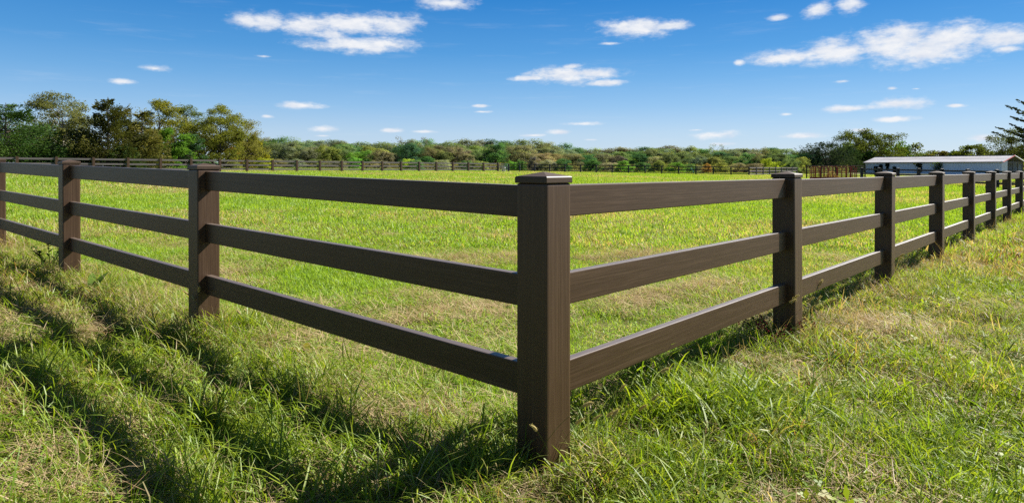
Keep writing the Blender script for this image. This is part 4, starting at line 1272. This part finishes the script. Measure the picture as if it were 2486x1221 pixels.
def make_fallen():
    b = MB(); flat_leaf(b, (0, 0, 0), 0, 0.075, 0.045, 0.15, 0.6, 0.4, 0.3)
    me = b.mesh('fallen_leaf', M_leaf, True)
    rng = random.Random(2)
    for px, py, lab, col in ((430, 866, 'orange-brown fallen leaf right of the first left post', (0.30, 0.12, 0.04)), (455, 868, 'small red-brown fallen leaf next to the orange-brown one', (0.22, 0.08, 0.04)),
                             (268, 1046, 'curled tan fallen leaf in the left foreground', (0.36, 0.24, 0.13)), (245, 1030, 'ochre fallen leaf in the left foreground', (0.30, 0.20, 0.06)),
                             (1558, 1122, 'pale grey-pink fallen leaf right of the corner post', (0.42, 0.36, 0.32)), (585, 1122, 'dead brown fallen leaf in the shade left of the corner post', (0.22, 0.12, 0.07)),
                             (1960, 955, 'dark brown fallen leaf on the dry grass at right', (0.12, 0.06, 0.045)), (2100, 1000, 'tan fallen leaf on the right verge', (0.38, 0.27, 0.17))):
        o = obj('fallen_leaf', me); o.location = pick(px, py) + Vector((0, 0, 0.05)); o.color = (*col, 1)
        o.rotation_euler = (rng.uniform(-0.4, 0.4), rng.uniform(-0.4, 0.4), rng.uniform(0, 6.28))
        tag(o, lab, 'fallen leaf', 'fallen leaves on the verge')
make_fallen()

# ------------------------------------------------------------------ light
SUN_EL = rad(40)
SUN_AZ = rad(59.5)                 # clockwise from +Y (towards +X)
S = Vector((math.sin(SUN_AZ) * math.cos(SUN_EL), math.cos(SUN_AZ) * math.cos(SUN_EL), math.sin(SUN_EL)))
ld = bpy.data.lights.new('sun', 'SUN'); ld.energy = 5.0; ld.angle = rad(0.53); ld.color = (1.0, 0.95, 0.86)
lo = bpy.data.objects.new('sun', ld); COL.objects.link(lo)
lo.rotation_euler = (-S).to_track_quat('-Z', 'Y').to_euler()
lo.location = (20, 10, 30)

CLOUDS = [(600, 50, 52, 20, 1), (650, 52, 75, 25, 1), (740, 62, 105, 27, 1), (850, 60, 100, 30, 1), (950, 60, 80, 29, 1), (800, 84, 90, 18, .8), (870, 110, 150, 22, 1), (940, 108, 85, 19, 1),
          (1080, 6, 80, 20, 1), (1545, 70, 100, 27, 1), (1620, 64, 55, 14, 1), (1370, 184, 105, 24, 1), (1440, 178, 90, 15, 1), (1290, 190, 60, 8, 1), (1470, 202, 56, 9, 1), (1388, 162, 32, 8, .9),
          (1985, 27, 44, 20, 1), (2062, 14, 42, 22, 1), (1890, 43, 40, 9, .8), (1900, 140, 95, 20, 1), (2030, 128, 120, 34, 1), (2180, 108, 140, 54, 1), (2300, 98, 130, 46, 1), (2430, 92, 100, 34, 1),
          (2250, 128, 170, 34, 1), (2445, 119, 44, 11, 1), (1794, 153, 17, 9, 1), (2060, 264, 70, 10, 1), (2180, 251, 78, 16, 1), (2320, 257, 28, 5, 1), (2175, 290, 62, 9, 1), (1950, 331, 85, 10, .9),
          (1740, 329, 66, 13, .9), (1750, 350, 50, 7, .7), (2090, 316, 55, 7, .8), (2385, 336, 60, 17, .75), (1910, 278, 24, 5, .9), (1415, 301, 52, 6, .9), (1362, 320, 32, 7, 1), (1295, 329, 34, 5, .9), (1435, 340, 28, 4, .6),
          (735, 257, 62, 10, 1), (645, 283, 20, 6, .9), (785, 313, 42, 10, .9), (783, 330, 32, 4, .7), (945, 317, 32, 7, .9), (1032, 320, 36, 5, .9), (1165, 258, 28, 5, .9), (1173, 272, 30, 4, .8),
          (380, 167, 48, 11, .85), (293, 198, 38, 9, .85), (640, 137, 32, 6, .6), (1480, 106, 38, 6, .6), (2165, 215, 20, 6, .7), (2045, 198, 32, 6, .55), (1690, 316, 26, 4, .8), (2225, 216, 18, 4, .6)]

def make_world():
    w = bpy.data.worlds.new('World'); scn.world = w; w.use_nodes = True
    nt = w.node_tree; nt.nodes.clear(); lk = nt.links
    sky = N(nt, 'ShaderNodeTexSky', sky_type='NISHITA')
    sky.sun_disc = False; sky.sun_elevation = SUN_EL; sky.sun_rotation = SUN_AZ
    sky.altitude = 250; sky.air_density = 1.0; sky.dust_density = 0.35; sky.ozone_density = 2.5
    tc = N(nt, 'ShaderNodeTexCoord')
    sep = N(nt, 'ShaderNodeSeparateXYZ'); lk.new(tc.outputs['Generated'], sep.inputs[0])
    X, Y, Z = sep.outputs
    azi = math_n(nt, 'ARCTAN2', X, Y)
    ele = math_n(nt, 'ARCSINE', Z)
    # deeper, more saturated blue higher up (polarised look of the photograph)
    g = ramp(nt, [(0.0, (0.90, 0.95, 1.0)), (0.22, (0.66, 0.86, 1.08)), (0.55, (0.27, 0.62, 1.02)), (0.85, (0.13, 0.48, 0.97)), (1.0, (0.35, 0.42, 0.6))])
    lk.new(math_n(nt, 'MULTIPLY', ele, 1.0 / 0.30, True), g.inputs[0])
    skyn = mixc(nt, 1.0, sky.outputs[0], g.outputs[0], 'MULTIPLY')
    K = 6.38
    g2 = ramp(nt, [(p / 0.6, tuple(K * v for v in c)) for p, c in ((0.0, (.64, .77, .93)), (0.05, (.52, .70, .92)), (0.09, (.32, .575, .89)), (0.13, (.19, .465, .83)), (0.17, (.105, .37, .765)),
                  (0.25, (.035, .255, .66)), (0.36, (.05, .20, .50)), (0.6, (.10, .17, .28)))])
    lk.new(math_n(nt, 'MULTIPLY', ele, 1.0 / 0.6, True), g2.inputs[0])
    skyn = mixc(nt, 1.0, skyn, (0.638, 0.638, 0.638), 'MULTIPLY')
    skyc = mixc(nt, 0.75, skyn, g2.outputs[0])
    ae = N(nt, 'ShaderNodeCombineXYZ'); lk.new(azi, ae.inputs[0]); lk.new(ele, ae.inputs[1])
    acc = None
    for (px, py, rx, ry, wt) in CLOUDS:
        u = (px - CX) / F; v = (HY - py) / F
        az = math.atan(u); c = math.cos(az); el = math.atan(v * c)
        ra = rx / F * c * c; re = ry / F * c
        mp = N(nt, 'ShaderNodeMapping')
        sx, sy = 1 / ra, 1 / re
        mp.inputs['Scale'].default_value = (sx, sy, 0); mp.inputs['Location'].default_value = (-az * sx, -el * sy, 0)
        lk.new(ae.outputs[0], mp.inputs[0])
        ln = N(nt, 'ShaderNodeVectorMath', operation='LENGTH'); lk.new(mp.outputs[0], ln.inputs[0])
        d = math_n(nt, 'SUBTRACT', wt, ln.outputs['Value'])
        acc = d if acc is None else math_n(nt, 'MAXIMUM', acc, d)
    n1 = noise(nt, ae.outputs[0], 1.0, 8, 0.62, (26, 60, 1))
    n2 = noise(nt, ae.outputs[0], 1.0, 5, 0.6, (90, 190, 1))
    s = math_n(nt, 'ADD', acc, math_n(nt, 'MULTIPLY', math_n(nt, 'SUBTRACT', n1, 0.5), 1.7))
    s = math_n(nt, 'ADD', s, math_n(nt, 'MULTIPLY', math_n(nt, 'SUBTRACT', n2, 0.5), 0.65))
    mr = N(nt, 'ShaderNodeMapRange', interpolation_type='SMOOTHSTEP')
    mr.inputs['From Min'].default_value = -0.22; mr.inputs['From Max'].default_value = 0.80
    lk.new(s, mr.inputs['Value'])
    n3 = noise(nt, ae.outputs[0], 1.0, 5, 0.55, (30, 70, 1))
    ccol = ramp(nt, [(0.36, (4.7, 5.0, 5.6)), (0.60, (5.85, 5.9, 6.05))])
    lk.new(n3, ccol.inputs[0])
    n4 = noise(nt, ae.outputs[0], 1.0, 7, 0.65, (7, 75, 1))
    wisp = N(nt, 'ShaderNodeMapRange', interpolation_type='SMOOTHSTEP')
    wisp.inputs['From Min'].default_value = 0.52; wisp.inputs['From Max'].default_value = 0.85; wisp.inputs['To Max'].default_value = 0.13
    lk.new(n4, wisp.inputs['Value'])
    n5 = noise(nt, ae.outputs[0], 1.0, 6, 0.65, (70, 130, 1))
    soft_ = math_n(nt, 'MULTIPLY', math_n(nt, 'POWER', mr.outputs[0], 1.25), math_n(nt, 'ADD', 0.72, math_n(nt, 'MULTIPLY', n5, 0.5)), True)
    cov = math_n(nt, 'MAXIMUM', soft_, wisp.outputs[0])
    final = mixc(nt, math_n(nt, 'MULTIPLY', cov, 0.97), skyc, ccol.outputs[0])
    bg = N(nt, 'ShaderNodeBackground'); bg.inputs['Strength'].default_value = 0.05
    lk.new(final, bg.inputs[0])
    o = N(nt, 'ShaderNodeOutputWorld'); lk.new(bg.outputs[0], o.inputs[0])
    w.cycles.sampling_method = 'MANUAL'; w.cycles.sample_map_resolution = 512
make_world()

# ------------------------------------------------------------------ camera and render
cd = bpy.data.cameras.new('camera'); cam = bpy.data.objects.new('camera', cd); COL.objects.link(cam)
cam.location = (0, 0, CAMZ); cam.rotation_euler = (rad(90), 0, 0)
cd.sensor_fit = 'HORIZONTAL'; cd.sensor_width = 36.0; cd.lens = F / 2486 * 36
cd.shift_y = -(610.5 - HY) / 2486
cd.clip_start = 0.05; cd.clip_end = 6000
scn.camera = cam
scn.view_settings.view_transform = 'Standard'; scn.view_settings.look = 'None'
scn.view_settings.exposure = 1.65; scn.view_settings.gamma = 1.0
scn.render.engine = 'CYCLES'
scn.cycles.max_bounces = 6; scn.cycles.diffuse_bounces = 3; scn.cycles.glossy_bounces = 2; scn.cycles.transmission_bounces = 3
scn.cycles.transparent_max_bounces = 4
scn.cycles.use_denoising = False
